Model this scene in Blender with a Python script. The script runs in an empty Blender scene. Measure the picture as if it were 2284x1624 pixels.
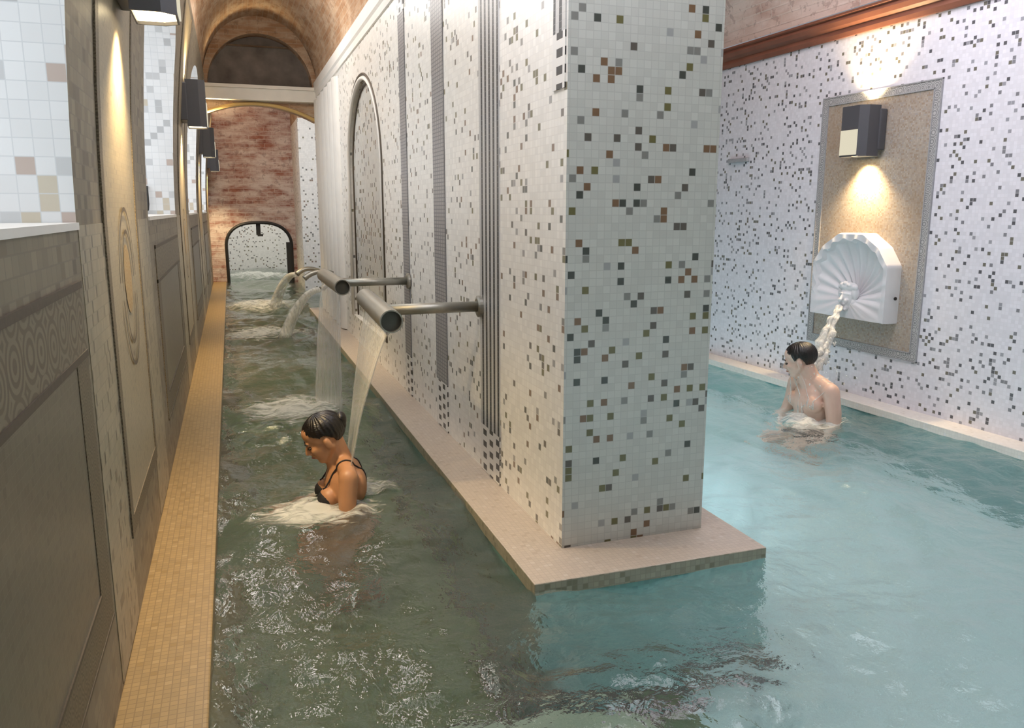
import bpy, bmesh, math, random
import numpy as np
from mathutils import Vector, Matrix, noise
from mathutils.bvhtree import BVHTree

random.seed(7)
SC = bpy.context.scene
COL = SC.collection

# ------------------------------------------------------------------ camera
FPX = 1787.0
PITCH = math.atan(344 / FPX)
YAW = math.atan(630 / math.hypot(FPX, 344))
CAM_H = 1.4
cam_data = bpy.data.cameras.new('camera')
cam = bpy.data.objects.new('camera', cam_data)
COL.objects.link(cam)
cam_data.sensor_width = 36.0
cam_data.lens = 36.0 * FPX / 2284
cam_data.clip_start = 0.02
cam.location = (0, 0, CAM_H)
cam.rotation_euler = (math.pi / 2 - PITCH, 0, -YAW)
SC.camera = cam

# ------------------------------------------------------------------ world, exposure
w = bpy.data.worlds.new('world')
SC.world = w
w.use_nodes = True
w.node_tree.nodes['Background'].inputs[0].default_value = (0.86, 0.90, 1.0, 1)
w.node_tree.nodes['Background'].inputs[1].default_value = 0.30
SC.view_settings.view_transform = 'Standard'
SC.view_settings.look = 'None'
SC.view_settings.exposure = 0.0
SC.view_settings.gamma = 1.0
SC.view_settings.use_curve_mapping = False
SC.cycles.use_denoising = True
SC.cycles.max_bounces = 10
SC.cycles.transmission_bounces = 8
SC.cycles.transparent_max_bounces = 16
SC.cycles.sample_clamp_indirect = 6.0
SC.cycles.caustics_refractive = True
SC.cycles.caustics_reflective = False

# ------------------------------------------------------------------ large lights
def area(name, loc, target, sx, sy, power, color):
    l = bpy.data.lights.new(name, 'AREA')
    l.shape = 'RECTANGLE'; l.size = sx; l.size_y = sy; l.energy = power; l.color = color
    o = bpy.data.objects.new(name, l); COL.objects.link(o)
    o.location = loc
    d = Vector(target) - Vector(loc)
    o.rotation_euler = d.to_track_quat('-Z', 'Y').to_euler()
    return o

SKY_LIGHT = area('skylight_right_hall', (2.9, 3.6, 3.35), (3.7, 3.9, 0.0), 1.3, 5.0, 108, (0.87, 0.88, 1.0))
RIGHT_UPFILL = area('right_vault_upfill', (2.9, 3.6, 3.38), (2.9, 3.6, 5.0), 1.0, 5.0, 42, (1.0, 0.93, 0.88))  # added light facing up to brighten the right vault
VAULT_LIGHT = area('narrow_vault_fill', (0.05, 2.9, 3.35), (1.25, 2.9, 1.35), 6.0, 0.8, 36, (1.0, 0.985, 0.95))  # added light to brighten the dividing wall; the vault has no opening
FRONT_LIGHT = area('entrance_fill', (2.0, -0.7, 2.9), (1.5, 4.0, 0.6), 2.2, 1.2, 6, (0.96, 0.97, 1.0))  # added behind the camera to light the pillar front
BEAM_LIGHT = area('vault_end_fill', (0.35, 8.0, 3.70), (0.5, 11.5, 2.9), 0.8, 0.25, 16, (1.0, 0.93, 0.82))  # added unseen light to brighten the beam and lunette
FAR_LIGHT = area('skylight_far_room', (0.5, 18.4, 2.7), (0.5, 18.6, 0), 1.6, 2.4, 60, (1.0, 0.97, 0.9))
PASS_LIGHT = area('passage_fill', (0.4, 12.4, 3.3), (0.5, 16.3, 1.4), 0.9, 0.3, 26, (1.0, 0.98, 0.95))  # unseen area light brightening the far brick wall
GAP_LIGHT = area('gap_fill', (2.8, 13.0, 2.8), (1.3, 13.6, 1.0), 1.5, 1.5, 34, (0.88, 0.92, 1.0))  # unseen area light aimed from the gap into the passage
POOL_FILLS = [area('underwater_fill', (1.992, y, -0.40), (4.0, y, -0.60), 1.6, 0.25, 16, (0.76, 0.91, 1.0)) for y in (4.6, 6.6, 8.6)]  # added lights hidden on the submerged base to brighten the pool floor
POOL_FILLS.append(area('underwater_fill', (3.0, -0.97, -0.40), (3.0, 3.0, -0.75), 2.0, 0.35, 52, (0.76, 0.91, 1.0)))  # another added underwater light, out of view behind the camera
VAULT_LIGHT2 = area('narrow_vault_fill', (0.08, 7.6, 3.48), (1.25, 7.6, 1.5), 3.0, 0.3, 34, (1.0, 0.99, 0.97))  # second added light, for the farther stretch of the dividing wall
WINDOW_EMIT = 3.0
SCONCE_W = 90.0

# ------------------------------------------------------------------ materials
MATS = {}
class NT:
    def __init__(s, name):
        s.m = bpy.data.materials.new(name); s.m.use_nodes = True
        s.t = s.m.node_tree; s.t.nodes.clear()
        s.out = s.t.nodes.new('ShaderNodeOutputMaterial')
    def n(s, typ, **kw):
        nd = s.t.nodes.new(typ)
        for k, v in kw.items(): setattr(nd, k, v)
        return nd
    def l(s, a, b): s.t.links.new(a, b)
    def val(s, x, sock):
        if hasattr(x, 'links'): s.l(x, sock)
        else: sock.default_value = x
    def math(s, op, a, b=None, c=None):
        nd = s.n('ShaderNodeMath', operation=op)
        s.val(a, nd.inputs[0])
        if b is not None: s.val(b, nd.inputs[1])
        if c is not None: s.val(c, nd.inputs[2])
        return nd.outputs[0]
    def vmath(s, op, a, b=None):
        nd = s.n('ShaderNodeVectorMath', operation=op)
        s.val(a, nd.inputs[0])
        if b is not None: s.val(b, nd.inputs[1])
        return nd.outputs[0]
    def mix(s, f, a, b):
        nd = s.n('ShaderNodeMix', data_type='RGBA')
        s.val(f, nd.inputs[0])
        for x, i in ((a, 6), (b, 7)):
            if hasattr(x, 'links'): s.l(x, nd.inputs[i])
            else: nd.inputs[i].default_value = (*x, 1) if len(x) == 3 else x
        return nd.outputs[2]
    def uv(s): return s.n('ShaderNodeTexCoord').outputs['UV']
    def obj(s): return s.n('ShaderNodeTexCoord').outputs['Object']
    def noise(s, vec, scale, detail=3, rough=.5, dist=0):
        nd = s.n('ShaderNodeTexNoise'); s.l(vec, nd.inputs['Vector'])
        nd.inputs['Scale'].default_value = scale; nd.inputs['Detail'].default_value = detail
        nd.inputs['Roughness'].default_value = rough; nd.inputs['Distortion'].default_value = dist
        return nd.outputs['Fac']
    def ramp(s, f, stops, interp='LINEAR'):
        nd = s.n('ShaderNodeValToRGB'); s.l(f, nd.inputs[0]); cr = nd.color_ramp; cr.interpolation = interp
        while len(cr.elements) < len(stops): cr.elements.new(0.5)
        for e, (p, c) in zip(cr.elements, stops): e.position = p; e.color = (*c, 1)
        return nd.outputs[0]
    def principled(s, color, rough=.4, bump=None, bstr=.2, bdist=.002, **kw):
        p = s.n('ShaderNodeBsdfPrincipled')
        s.val(color if hasattr(color, 'links') else (*color, 1), p.inputs['Base Color'])
        s.val(rough, p.inputs['Roughness'])
        for k, v in kw.items(): s.val(v, p.inputs[k.replace('_', ' ')])
        if bump is not None:
            b = s.n('ShaderNodeBump'); b.inputs['Strength'].default_value = bstr; b.inputs['Distance'].default_value = bdist
            s.l(bump, b.inputs['Height']); s.l(b.outputs[0], p.inputs['Normal'])
        s.l(p.outputs[0], s.out.inputs[0])
        return p

PAL = [(0, (.06, .065, .055)), (.15, (.145, .13, .05)), (.42, (.19, .11, .06)), (.58, (.22, .215, .20)), (.70, (.11, .095, .08)), (.86, (.34, .335, .33))]
def mosaic(name, tile=.03, base=(.72, .71, .67), prob=.10, pal=PAL, grout=(.55, .54, .51), gw=.05, vary=.14, rough=.35, stain=None, soft=1.0, tile_v=None, warm=None, brick=False):
    N = NT(name)
    uv = N.uv()
    sc = N.vmath('MULTIPLY', uv, (1 / tile, 1 / (tile_v or tile), 1))
    sep = N.n('ShaderNodeSeparateXYZ'); N.l(sc, sep.inputs[0])
    u, v = sep.outputs[0], sep.outputs[1]
    if brick:
        row = N.math('FLOOR', v)
        u = N.math('ADD', u, N.math('MULTIPLY', N.math('MODULO', row, 2.0), .5))
    cu, cv = N.math('FLOOR', u), N.math('FLOOR', v)
    cmb = N.n('ShaderNodeCombineXYZ'); N.l(cu, cmb.inputs[0]); N.l(cv, cmb.inputs[1])
    wn = N.n('ShaderNodeTexWhiteNoise', noise_dimensions='3D'); N.l(cmb.outputs[0], wn.inputs[0])
    sc2 = N.n('ShaderNodeSeparateColor'); N.l(wn.outputs['Color'], sc2.inputs[0])
    fu = N.math('ABSOLUTE', N.math('SUBTRACT', N.math('FRACT', u), .5))
    fv = N.math('ABSOLUTE', N.math('SUBTRACT', N.math('FRACT', v), .5))
    mx = N.math('MAXIMUM', fu, fv)
    gm = N.math('GREATER_THAN', mx, .5 - gw)
    lightness = N.math('ADD', 1 - vary / 2, N.math('MULTIPLY', sc2.outputs[1], vary))
    b = N.vmath('MULTIPLY', (base[0], base[1], base[2]), (1, 1, 1))
    mulc = N.n('ShaderNodeVectorMath', operation='SCALE'); N.l(b, mulc.inputs[0]); N.l(lightness, mulc.inputs['Scale'])
    col = mulc.outputs[0]
    if warm:
        col = N.mix(N.math('MULTIPLY', N.math('GREATER_THAN', sc2.outputs[1], .8), .5), col, warm)
    dark = N.ramp(sc2.outputs[2], pal, 'CONSTANT')
    isd = N.math('MULTIPLY', N.math('LESS_THAN', wn.outputs['Value'], prob), soft)
    col = N.mix(isd, col, dark)
    col = N.mix(N.math('MULTIPLY', gm, .8), col, grout)
    if stain:
        nz = N.noise(uv, 1.7, 4, .6)
        st = N.math('MULTIPLY', N.n('ShaderNodeMath').outputs[0], 0)
        fac = N.math('MULTIPLY', N.math('SUBTRACT', nz, .42), 1.6)
        cl = N.n('ShaderNodeClamp'); N.l(fac, cl.inputs[0]); cl.inputs[2].default_value = .55
        col = N.mix(cl.outputs[0], col, stain)
    h = N.math('SUBTRACT', 1.0, gm)
    N.principled(col, rough, h, .10, .001)
    MATS[name] = N.m
    return N.m

def brickmat(name, c1, c2, mortar, plaster, amount, bw=.24, bh=.062, seed=0, rough=.9):
    N = NT(name)
    uv = N.uv()
    nz0 = N.noise(uv, 3, 4)
    br = N.n('ShaderNodeTexBrick'); N.l(uv, br.inputs['Vector'])
    br.inputs['Scale'].default_value = 1; br.inputs['Brick Width'].default_value = bw; br.inputs['Row Height'].default_value = bh
    br.inputs['Mortar Size'].default_value = .007; br.inputs['Mortar Smooth'].default_value = .4; br.inputs['Bias'].default_value = -.2
    br.inputs['Color1'].default_value = (*c1, 1); br.inputs['Color2'].default_value = (*c2, 1); br.inputs['Mortar'].default_value = (*mortar, 1)
    off = N.vmath('ADD', uv, (seed * 3.1, seed * 1.7, 0))
    st = N.vmath('MULTIPLY', off, (1, 2.6, 1))
    nz = N.noise(st, 2.2, 5, .65)
    fac = N.n('ShaderNodeMapRange'); N.l(nz, fac.inputs[0]); fac.inputs[1].default_value = .62 - amount * .3; fac.inputs[2].default_value = .70 - amount * .12
    col = N.mix(N.math('MULTIPLY', fac.outputs[0], .85), br.outputs['Color'], plaster)
    dk = N.noise(off, 9, 4, .7)
    col = N.mix(N.math('MULTIPLY', N.math('GREATER_THAN', dk, .58), .35), col, (c1[0] * .45, c1[1] * .4, c1[2] * .4))
    N.principled(col, rough, N.math('SUBTRACT', 1.0, br.outputs['Fac']), .5, .006)
    return N.m

def plain(name, color, rough=.5, nscale=0, namp=.15, **kw):
    N = NT(name)
    if nscale:
        nz = N.noise(N.obj(), nscale, 4)
        c = N.mix(nz, tuple(x * (1 - namp) for x in color), tuple(min(1, x * (1 + namp)) for x in color))
        N.principled(c, rough, nz, .15, .002, **kw)
    else:
        N.principled(color, rough, **kw)
    return N.m

def emis(name, color, s):
    N = NT(name); e = N.n('ShaderNodeEmission'); e.inputs[0].default_value = (*color, 1); e.inputs[1].default_value = s
    N.l(e.outputs[0], N.out.inputs[0]); return N.m

LEFTPAL = [(0, (.10, .08, .06)), (.3, (.15, .12, .08)), (.6, (.08, .065, .05)), (.8, (.20, .17, .12))]
M = {}
M['pillar'] = mosaic('shaded_speckled_mosaic', .030, (.57, .565, .525), .115, grout=(.48, .475, .445), gw=.045, vary=.12)  # copy of the bright wall mosaic, base lowered for the less lit front
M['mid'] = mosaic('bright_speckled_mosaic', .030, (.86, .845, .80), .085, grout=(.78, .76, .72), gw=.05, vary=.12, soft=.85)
M['right'] = mosaic('lavender_speckled_mosaic', .023, (.75, .74, .79), .115, grout=(.71, .70, .74), gw=.05, vary=.12, pal=[(0, (.10, .10, .11)), (.25, (.16, .15, .12)), (.5, (.22, .22, .24)), (.75, (.32, .32, .35))])
M['niche'] = mosaic('grey_niche_mosaic', .04, (.58, .585, .56), .13, grout=(.55, .55, .53), gw=.04, vary=.1)
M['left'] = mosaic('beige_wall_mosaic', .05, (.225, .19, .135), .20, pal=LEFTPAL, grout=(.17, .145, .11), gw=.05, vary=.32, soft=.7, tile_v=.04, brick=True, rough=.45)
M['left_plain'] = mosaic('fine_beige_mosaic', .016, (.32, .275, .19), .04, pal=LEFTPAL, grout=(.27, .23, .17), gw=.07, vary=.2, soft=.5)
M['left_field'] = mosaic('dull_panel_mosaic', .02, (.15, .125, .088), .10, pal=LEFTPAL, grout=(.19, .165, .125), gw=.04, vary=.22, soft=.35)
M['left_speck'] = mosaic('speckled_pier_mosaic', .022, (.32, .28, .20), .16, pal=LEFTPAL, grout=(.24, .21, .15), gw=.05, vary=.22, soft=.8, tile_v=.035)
M['jamb'] = mosaic('white_jamb_tiles', .045, (.77, .78, .79), .2, pal=[(0, (.45, .46, .47)), (.35, (.55, .48, .36)), (.5, (.55, .56, .57)), (.8, (.47, .36, .30))], grout=(.62, .64, .66), gw=.03, vary=.08, soft=.85)
M['ledge_y'] = mosaic('ochre_ledge_mosaic', .022, (.32, .22, .095), .10, pal=[(0, (.26, .17, .06)), (.5, (.38, .27, .13))], grout=(.20, .135, .06), gw=.07, vary=.2, soft=.8)
M['ledge_p'] = mosaic('pinkish_ledge_mosaic', .02, (.50, .43, .36), .06, pal=[(0, (.42, .35, .28)), (.5, (.56, .5, .44))], grout=(.41, .35, .29), gw=.06, vary=.1, soft=.8)
M['ledge_e'] = mosaic('ledge_edge_mosaic', .022, (.36, .33, .25), .25, pal=[(0, (.20, .19, .13)), (.5, (.30, .27, .2))], grout=(.28, .26, .2), gw=.06, vary=.2, soft=.8)
M['ledge_r'] = mosaic('cream_ledge_mosaic', .02, (.80, .76, .69), .05, pal=[(0, (.70, .66, .58)), (.5, (.8, .78, .74))], grout=(.7, .66, .6), gw=.05, vary=.08)
M['pool_wall'] = mosaic('teal_pool_wall_mosaic', .025, (.14, .30, .285), .3, pal=[(0, (.105, .245, .23)), (.5, (.175, .345, .33))], grout=(.155, .29, .28), gw=.05, vary=.25, soft=.8)
M['pool_floor'] = mosaic('aqua_pool_floor_mosaic', .03, (.62, .83, .86), .3, pal=[(0, (.55, .78, .82)), (.5, (.68, .88, .9))], grout=(.62, .80, .83), gw=.05, vary=.2, soft=.8)  # pale blue also carries the brighter light of the wide pool
M['pool_floor_dark'] = mosaic('dim_green_pool_floor', .03, (.10, .18, .075), .3, pal=[(0, (.08, .145, .06)), (.5, (.125, .215, .095))], grout=(.095, .165, .07), gw=.05, vary=.25, soft=.8)  # dark green also carries the dim light of the channel
M['step'] = mosaic('pale_green_step_mosaic', .03, (.36, .47, .36), .2, pal=[(0, (.33, .42, .32)), (.5, (.48, .56, .42))], grout=(.38, .46, .36), gw=.05, vary=.2, soft=.8)
M['dark_tile'] = mosaic('dark_brown_edge_tiles', .03, (.05, .045, .035), .3, pal=[(0, (.08, .05, .035)), (.5, (.03, .03, .028))], grout=(.06, .055, .05), gw=.05, vary=.3)
M['vault'] = brickmat('vault_brick', (.36, .20, .105), (.46, .30, .18), (.43, .31, .21), (.56, .43, .31), .6)
M['vault_r'] = brickmat('pink_vault_brick', (.52, .34, .28), (.58, .43, .36), (.6, .5, .44), (.78, .66, .60), 1.15, seed=2)
M['far_brick'] = brickmat('old_red_brick', (.30, .105, .07), (.42, .19, .13), (.48, .34, .29), (.78, .69, .63), .85, bw=.28, bh=.075, seed=5)
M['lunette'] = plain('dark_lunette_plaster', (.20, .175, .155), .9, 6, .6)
M['stone'] = plain('pale_stone', (.80, .76, .68), .6, 8, .08)
M['white_plaster'] = plain('white_plaster', (.80, .78, .74), .6, 6, .06)
M['terracotta'] = plain('terracotta_moulding', (.20, .075, .045), .55, 7, .25)
M['steel'] = plain('brushed_steel', (.40, .39, .345), .46, 40, .1, Metallic=1.0)
M['steel_dark'] = plain('shaded_bore_steel', (.10, .10, .085), .5, 0, Metallic=.6)  # darker steel, shade inside the pipe put into the colour
M['lamp_grey'] = plain('anthracite_lamp_metal', (.085, .085, .095), .45, 0, Metallic=.2)
M['lamp_glow'] = emis('warm_lamp_glass', (1.0, .80, .48), 7.0)
M['lamp_panel'] = emis('cream_lamp_panel', (1.0, .92, .70), .75)
M['iron'] = plain('black_iron', (.02, .02, .02), .5)
M['marble'] = plain('white_marble', (.72, .72, .74), .45, 6, .09)
M['skin_w'] = plain('skin_tan', (.50, .25, .125), .42, 20, .08)
M['skin_m'] = plain('skin_fair', (.62, .42, .33), .42, 20, .08)
def hair_mat():
    N = NT('wet_black_hair'); o = N.obj()
    nz = N.noise(N.vmath('MULTIPLY', o, (60, 160, 160)), 1, 3, .6)
    N.principled(N.mix(nz, (.003, .0025, .0025), (.012, .009, .008)), .28, nz, .6, .004); return N.m
M['hair'] = hair_mat()
M['black_fabric'] = plain('black_swim_fabric', (.015, .014, .016), .6)
M['eye'] = plain('dark_eye', (.03, .02, .015), .3)
M['lips'] = plain('lips', (.36, .13, .09), .45)
M['window_glass'] = emis('frosted_daylight_glass', (.90, .95, 1.0), WINDOW_EMIT)
M['grey_frame'] = plain('grey_frame_tiles', (.34, .34, .35), .5, 60, .3)

def stripes_mat():
    N = NT('dark_striped_mosaic'); uv = N.uv()
    sep = N.n('ShaderNodeSeparateXYZ'); N.l(uv, sep.inputs[0])
    f = N.math('FRACT', N.math('MULTIPLY', N.math('ADD', sep.outputs[0], -3.61), 1 / .062))
    m = N.math('LESS_THAN', f, .45)
    fv = N.math('LESS_THAN', N.math('FRACT', N.math('MULTIPLY', sep.outputs[1], 40)), .07)
    c = N.mix(m, (.55, .55, .54), (.055, .06, .065)); c = N.mix(N.math('MULTIPLY', fv, .5), c, (.4, .4, .4))
    N.principled(c, .35); return N.m
M['stripes'] = stripes_mat()
def fine_mat():
    N = NT('grey_fine_mosaic'); uv = N.uv()
    sep = N.n('ShaderNodeSeparateXYZ'); N.l(uv, sep.inputs[0])
    a = N.math('LESS_THAN', N.math('FRACT', N.math('MULTIPLY', sep.outputs[1], 45)), .28)
    b = N.math('LESS_THAN', N.math('FRACT', N.math('MULTIPLY', sep.outputs[0], 22)), .22)
    m = N.math('MAXIMUM', a, b)
    N.principled(N.mix(m, (.37, .36, .36), (.18, .18, .19)), .35); return N.m
M['fine'] = fine_mat()
def check_mat():
    N = NT('dotted_band_mosaic'); uv = N.uv()
    sep = N.n('ShaderNodeSeparateXYZ'); N.l(uv, sep.inputs[0])
    u = N.math('MULTIPLY', N.math('ADD', sep.outputs[0], -3.605), 1 / .107)
    par = N.math('MODULO', N.math('ABSOLUTE', N.math('FLOOR', u)), 2.0)
    v = N.math('ADD', N.math('MULTIPLY', sep.outputs[1], 1 / .062), N.math('MULTIPLY', par, .5))
    m = N.math('MULTIPLY', N.math('LESS_THAN', N.math('FRACT', u), .55), N.math('LESS_THAN', N.math('FRACT', v), .5))
    N.principled(N.mix(m, (.80, .79, .76), (.055, .055, .055)), .35); return N.m
M['check'] = check_mat()
def arabesque(name, a, b, scale):
    N = NT(name); uv = N.uv()
    v = N.n('ShaderNodeTexVoronoi', feature='F1'); N.l(uv, v.inputs['Vector']); v.inputs['Scale'].default_value = scale; v.inputs['Randomness'].default_value = .25
    wv = N.math('SINE', N.math('MULTIPLY', v.outputs['Distance'], 34))
    f = N.n('ShaderNodeMapRange'); N.l(wv, f.inputs[0]); f.inputs[1].default_value = -.3; f.inputs[2].default_value = .3
    nz = N.noise(uv, 30, 3)
    c = N.mix(f.outputs[0], a, b); c = N.mix(N.math('MULTIPLY', nz, .3), c, a)
    N.principled(c, .45); return N.m
M['arab'] = arabesque('arabesque_border_mosaic', (.12, .095, .065), (.21, .175, .12), 9)
M['arab_dark'] = arabesque('dark_scroll_border', (.09, .07, .045), (.18, .145, .095), 22)
M['chain'] = arabesque('guilloche_frame_mosaic', (.23, .23, .23), (.50, .49, .48), 17)
M['brown_panel'] = mosaic('brown_speckled_panel', .012, (.40, .34, .28), .35, pal=[(0, (.33, .25, .18)), (.4, (.45, .40, .35)), (.7, (.36, .33, .31))], grout=(.34, .30, .26), gw=.06, vary=.25, soft=.9, stain=(.33, .22, .13))
M['motif'] = arabesque('ochre_medallion_motif', (.30, .19, .08), (.37, .30, .17), 13)
M['line_dark'] = plain('dark_line_tiles', (.085, .065, .045), .5, 60, .3)

def water_mat():
    N = NT('pool_water'); o = N.obj()
    n1 = N.noise(N.vmath('MULTIPLY', o, (1, .8, 1)), 9, 3, .5, .6)
    n2 = N.noise(o, 30, 3, .55, .4)
    h = N.math('ADD', N.math('MULTIPLY', n1, 1.0), N.math('MULTIPLY', n2, .35))
    p = N.principled((.86, .95, .90), .02, h, .62, .02)
    p.inputs['IOR'].default_value = 1.333
    p.inputs['Transmission Weight'].default_value = .95
    return N.m
M['water'] = water_mat()
def stream_mat(name, dens, sc):
    N = NT(name); uv = N.uv()
    st = N.vmath('MULTIPLY', uv, sc)
    nz = N.noise(st, 1, 4, .6)
    mr = N.n('ShaderNodeMapRange'); N.l(nz, mr.inputs[0]); mr.inputs[1].default_value = .35; mr.inputs[2].default_value = .7
    mr.inputs[3].default_value = dens[0]; mr.inputs[4].default_value = dens[1]
    tr = N.n('ShaderNodeBsdfTransparent')
    p = N.n('ShaderNodeBsdfPrincipled'); p.inputs['Base Color'].default_value = (.86, .87, .84, 1); p.inputs['Roughness'].default_value = .12
    p.inputs['Subsurface Weight'].default_value = 0.0
    b = N.n('ShaderNodeBump'); b.inputs['Strength'].default_value = .4; b.inputs['Distance'].default_value = .01
    N.l(nz, b.inputs['Height']); N.l(b.outputs[0], p.inputs['Normal'])
    mx = N.n('ShaderNodeMixShader'); N.l(mr.outputs[0], mx.inputs[0]); N.l(tr.outputs[0], mx.inputs[1]); N.l(p.outputs[0], mx.inputs[2])
    N.l(mx.outputs[0], N.out.inputs[0]); return N.m
M['sheet'] = stream_mat('falling_water_sheet', (.18, .60), (42, 1.6, 1))
M['jet'] = stream_mat('white_water_jet', (.22, .85), (34, 9, 1))
def foam_mat():
    N = NT('white_foam'); o = N.obj()
    at = N.n('ShaderNodeAttribute', attribute_name='edge')
    nz = N.noise(N.vmath('MULTIPLY', o, (1, 2.2, 1)), 11, 5, .65, .8)
    f = N.math('SUBTRACT', N.math('ADD', nz, N.math('MULTIPLY', at.outputs['Fac'], .42)), .62)
    mr = N.n('ShaderNodeMapRange'); N.l(f, mr.inputs[0]); mr.inputs[1].default_value = 0; mr.inputs[2].default_value = .30; mr.inputs[4].default_value = .68
    tr = N.n('ShaderNodeBsdfTransparent'); d = N.n('ShaderNodeBsdfDiffuse'); d.inputs[0].default_value = (.78, .78, .72, 1)
    mx = N.n('ShaderNodeMixShader'); N.l(mr.outputs[0], mx.inputs[0]); N.l(tr.outputs[0], mx.inputs[1]); N.l(d.outputs[0], mx.inputs[2])
    N.l(mx.outputs[0], N.out.inputs[0]); return N.m
M['foam'] = foam_mat()

# ------------------------------------------------------------------ mesh helpers
def world_loc(o):
    v = Vector((0, 0, 0))
    while o is not None:
        v += o.location; o = o.parent
    return v

def mk(name, verts, faces, mat, parent=None, smooth=False, loc=None, fmats=None, uvs=None):
    """one mesh object; verts in world coordinates, uv in metres by box projection"""
    me = bpy.data.meshes.new(name)
    base = Vector(loc) if loc is not None else Vector((0, 0, 0))
    pl = world_loc(parent) if parent is not None else Vector((0, 0, 0))
    org = base if parent is None else pl
    me.from_pydata([tuple(Vector(v) - org) for v in verts], [], faces)
    mats = mat if isinstance(mat, (list, tuple)) else [mat]
    for m in mats: me.materials.append(m)
    if fmats is not None:
        for p, i in zip(me.polygons, fmats): p.material_index = i
    uvl = me.uv_layers.new(name='UVMap')
    me.update()
    for p in me.polygons:
        n = p.normal; ax = max(range(3), key=lambda k: abs(n[k]))
        for li in p.loop_indices:
            vi = me.loops[li].vertex_index
            if uvs is not None: uvl.data[li].uv = uvs[vi]
            else:
                c = me.vertices[vi].co + org
                uvl.data[li].uv = ((c.y, c.z), (c.x, c.z), (c.x, c.y))[ax]
        p.use_smooth = smooth
    o = bpy.data.objects.new(name, me); COL.objects.link(o)
    if parent is not None: o.parent = parent
    else: o.location = base
    return o

class MB:
    def __init__(s): s.v = []; s.f = []; s.m = []
    def add(s, vs, fs, m=0):
        b = len(s.v); s.v += [tuple(x) for x in vs]; s.f += [tuple(i + b for i in f) for f in fs]; s.m += [m] * len(fs)
        return s
    def box(s, x0, x1, y0, y1, z0, z1, m=0):
        vs = [(x, y, z) for x in (x0, x1) for y in (y0, y1) for z in (z0, z1)]
        fs = [(0, 1, 3, 2), (4, 6, 7, 5), (0, 4, 5, 1), (2, 3, 7, 6), (0, 2, 6, 4), (1, 5, 7, 3)]
        return s.add(vs, fs, m)
    def tube(s, pts, rad, n=16, cap=True, m=0):
        pts = [Vector(p) for p in pts]
        rs = rad if isinstance(rad, (list, tuple)) else [rad] * len(pts)
        vs = []; fs = []
        up = None
        for i, p in enumerate(pts):
            t = (pts[min(i + 1, len(pts) - 1)] - pts[max(i - 1, 0)]).normalized()
            if up is None: up = t.orthogonal().normalized()
            up = (up - t * up.dot(t)).normalized(); q = t.cross(up)
            for k in range(n):
                a = 2 * math.pi * k / n
                vs.append(p + (up * math.cos(a) + q * math.sin(a)) * rs[i])
        for i in range(len(pts) - 1):
            for k in range(n):
                fs.append((i * n + k, i * n + (k + 1) % n, (i + 1) * n + (k + 1) % n, (i + 1) * n + k))
        if cap:
            fs.append(tuple(range(n - 1, -1, -1))); fs.append(tuple((len(pts) - 1) * n + k for k in range(n)))
        return s.add(vs, fs, m)
    def prism(s, outline, axis_vec, m=0):
        """outline: list of 3d points; extruded by axis_vec"""
        n = len(outline); a = Vector(axis_vec)
        vs = [Vector(p) for p in outline] + [Vector(p) + a for p in outline]
        fs = [tuple(range(n)), tuple(range(2 * n - 1, n - 1, -1))] + [(i, i + n, (i + 1) % n + n, (i + 1) % n) for i in range(n)]
        return s.add(vs, fs, m)
    def grid(s, fn, us, vs_, m=0, flip=False):
        nu, nv = len(us), len(vs_)
        P = [fn(u, v) for u in us for v in vs_]
        F = []
        for i in range(nu - 1):
            for j in range(nv - 1):
                q = (i * nv + j, (i + 1) * nv + j, (i + 1) * nv + j + 1, i * nv + j + 1)
                F.append(q[::-1] if flip else q)
        return s.add(P, F, m)
    def build(s, name, mat, parent=None, smooth=False, loc=None, uvs=None):
        return mk(name, s.v, s.f, mat, parent, smooth, loc, s.m, uvs)

def fixn(o):
    bm = bmesh.new(); bm.from_mesh(o.data); bmesh.ops.recalc_face_normals(bm, faces=bm.faces); bm.to_mesh(o.data); bm.free()
def bevel(o, wd, seg=2):
    md = o.modifiers.new('bevel', 'BEVEL'); md.width = wd; md.segments = seg; md.limit_method = 'ANGLE'
    return o
def lin(a, b, n): return [a + (b - a) * i / (n - 1) for i in range(n)]
def structure(o, label=None):
    o['kind'] = 'structure'
    if label: o['label'] = label
    return o
def tag(o, label, cat, group=None, kind=None):
    o['label'] = label; o['category'] = cat
    if group: o['group'] = group
    if kind: o['kind'] = kind
    return o
def thing(name, loc, label, cat, group=None):
    o = bpy.data.objects.new(name, None); COL.objects.link(o); o.location = loc; o.empty_display_size = .1
    return tag(o, label, cat, group)
def copy_tree(o, parent=None):
    c = o.copy(); COL.objects.link(c)
    if parent is not None: c.parent = parent
    for ch in list(o.children): copy_tree(ch, c)
    return c

# ------------------------------------------------------------------ left wall with arched window openings
XL = -.374
def lean(z): return .05 * max(0., z - 1.2) ** 2
def LW(y, z, off=0.0): return (XL + lean(z) + off, y, z)
SILL, SPRING, APEX = 1.362, 2.45, 2.86
WINS = [(.27, 2.33), (4.28, 6.37), (8.43, 10.5), (12.55, 14.6)]
PIERS = [3.29, 7.40, 11.5, 15.55]
TOPZ = 3.07
def archz(y, w_):
    c = (w_[0] + w_[1]) / 2; h = (w_[1] - w_[0]) / 2
    t = max(-1, min(1, (y - c) / h)); return SPRING + (APEX - SPRING) * math.sqrt(max(0, 1 - t * t))
mb = MB()
ys = [-1.0]
edges = []
cur = -1.0
for w_ in WINS:
    edges.append((cur, w_[0], None)); edges.append((w_[0], w_[1], w_)); cur = w_[1]
edges.append((cur, 16.3, None))
zs_low = lin(-.95, SILL, 10)
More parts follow.
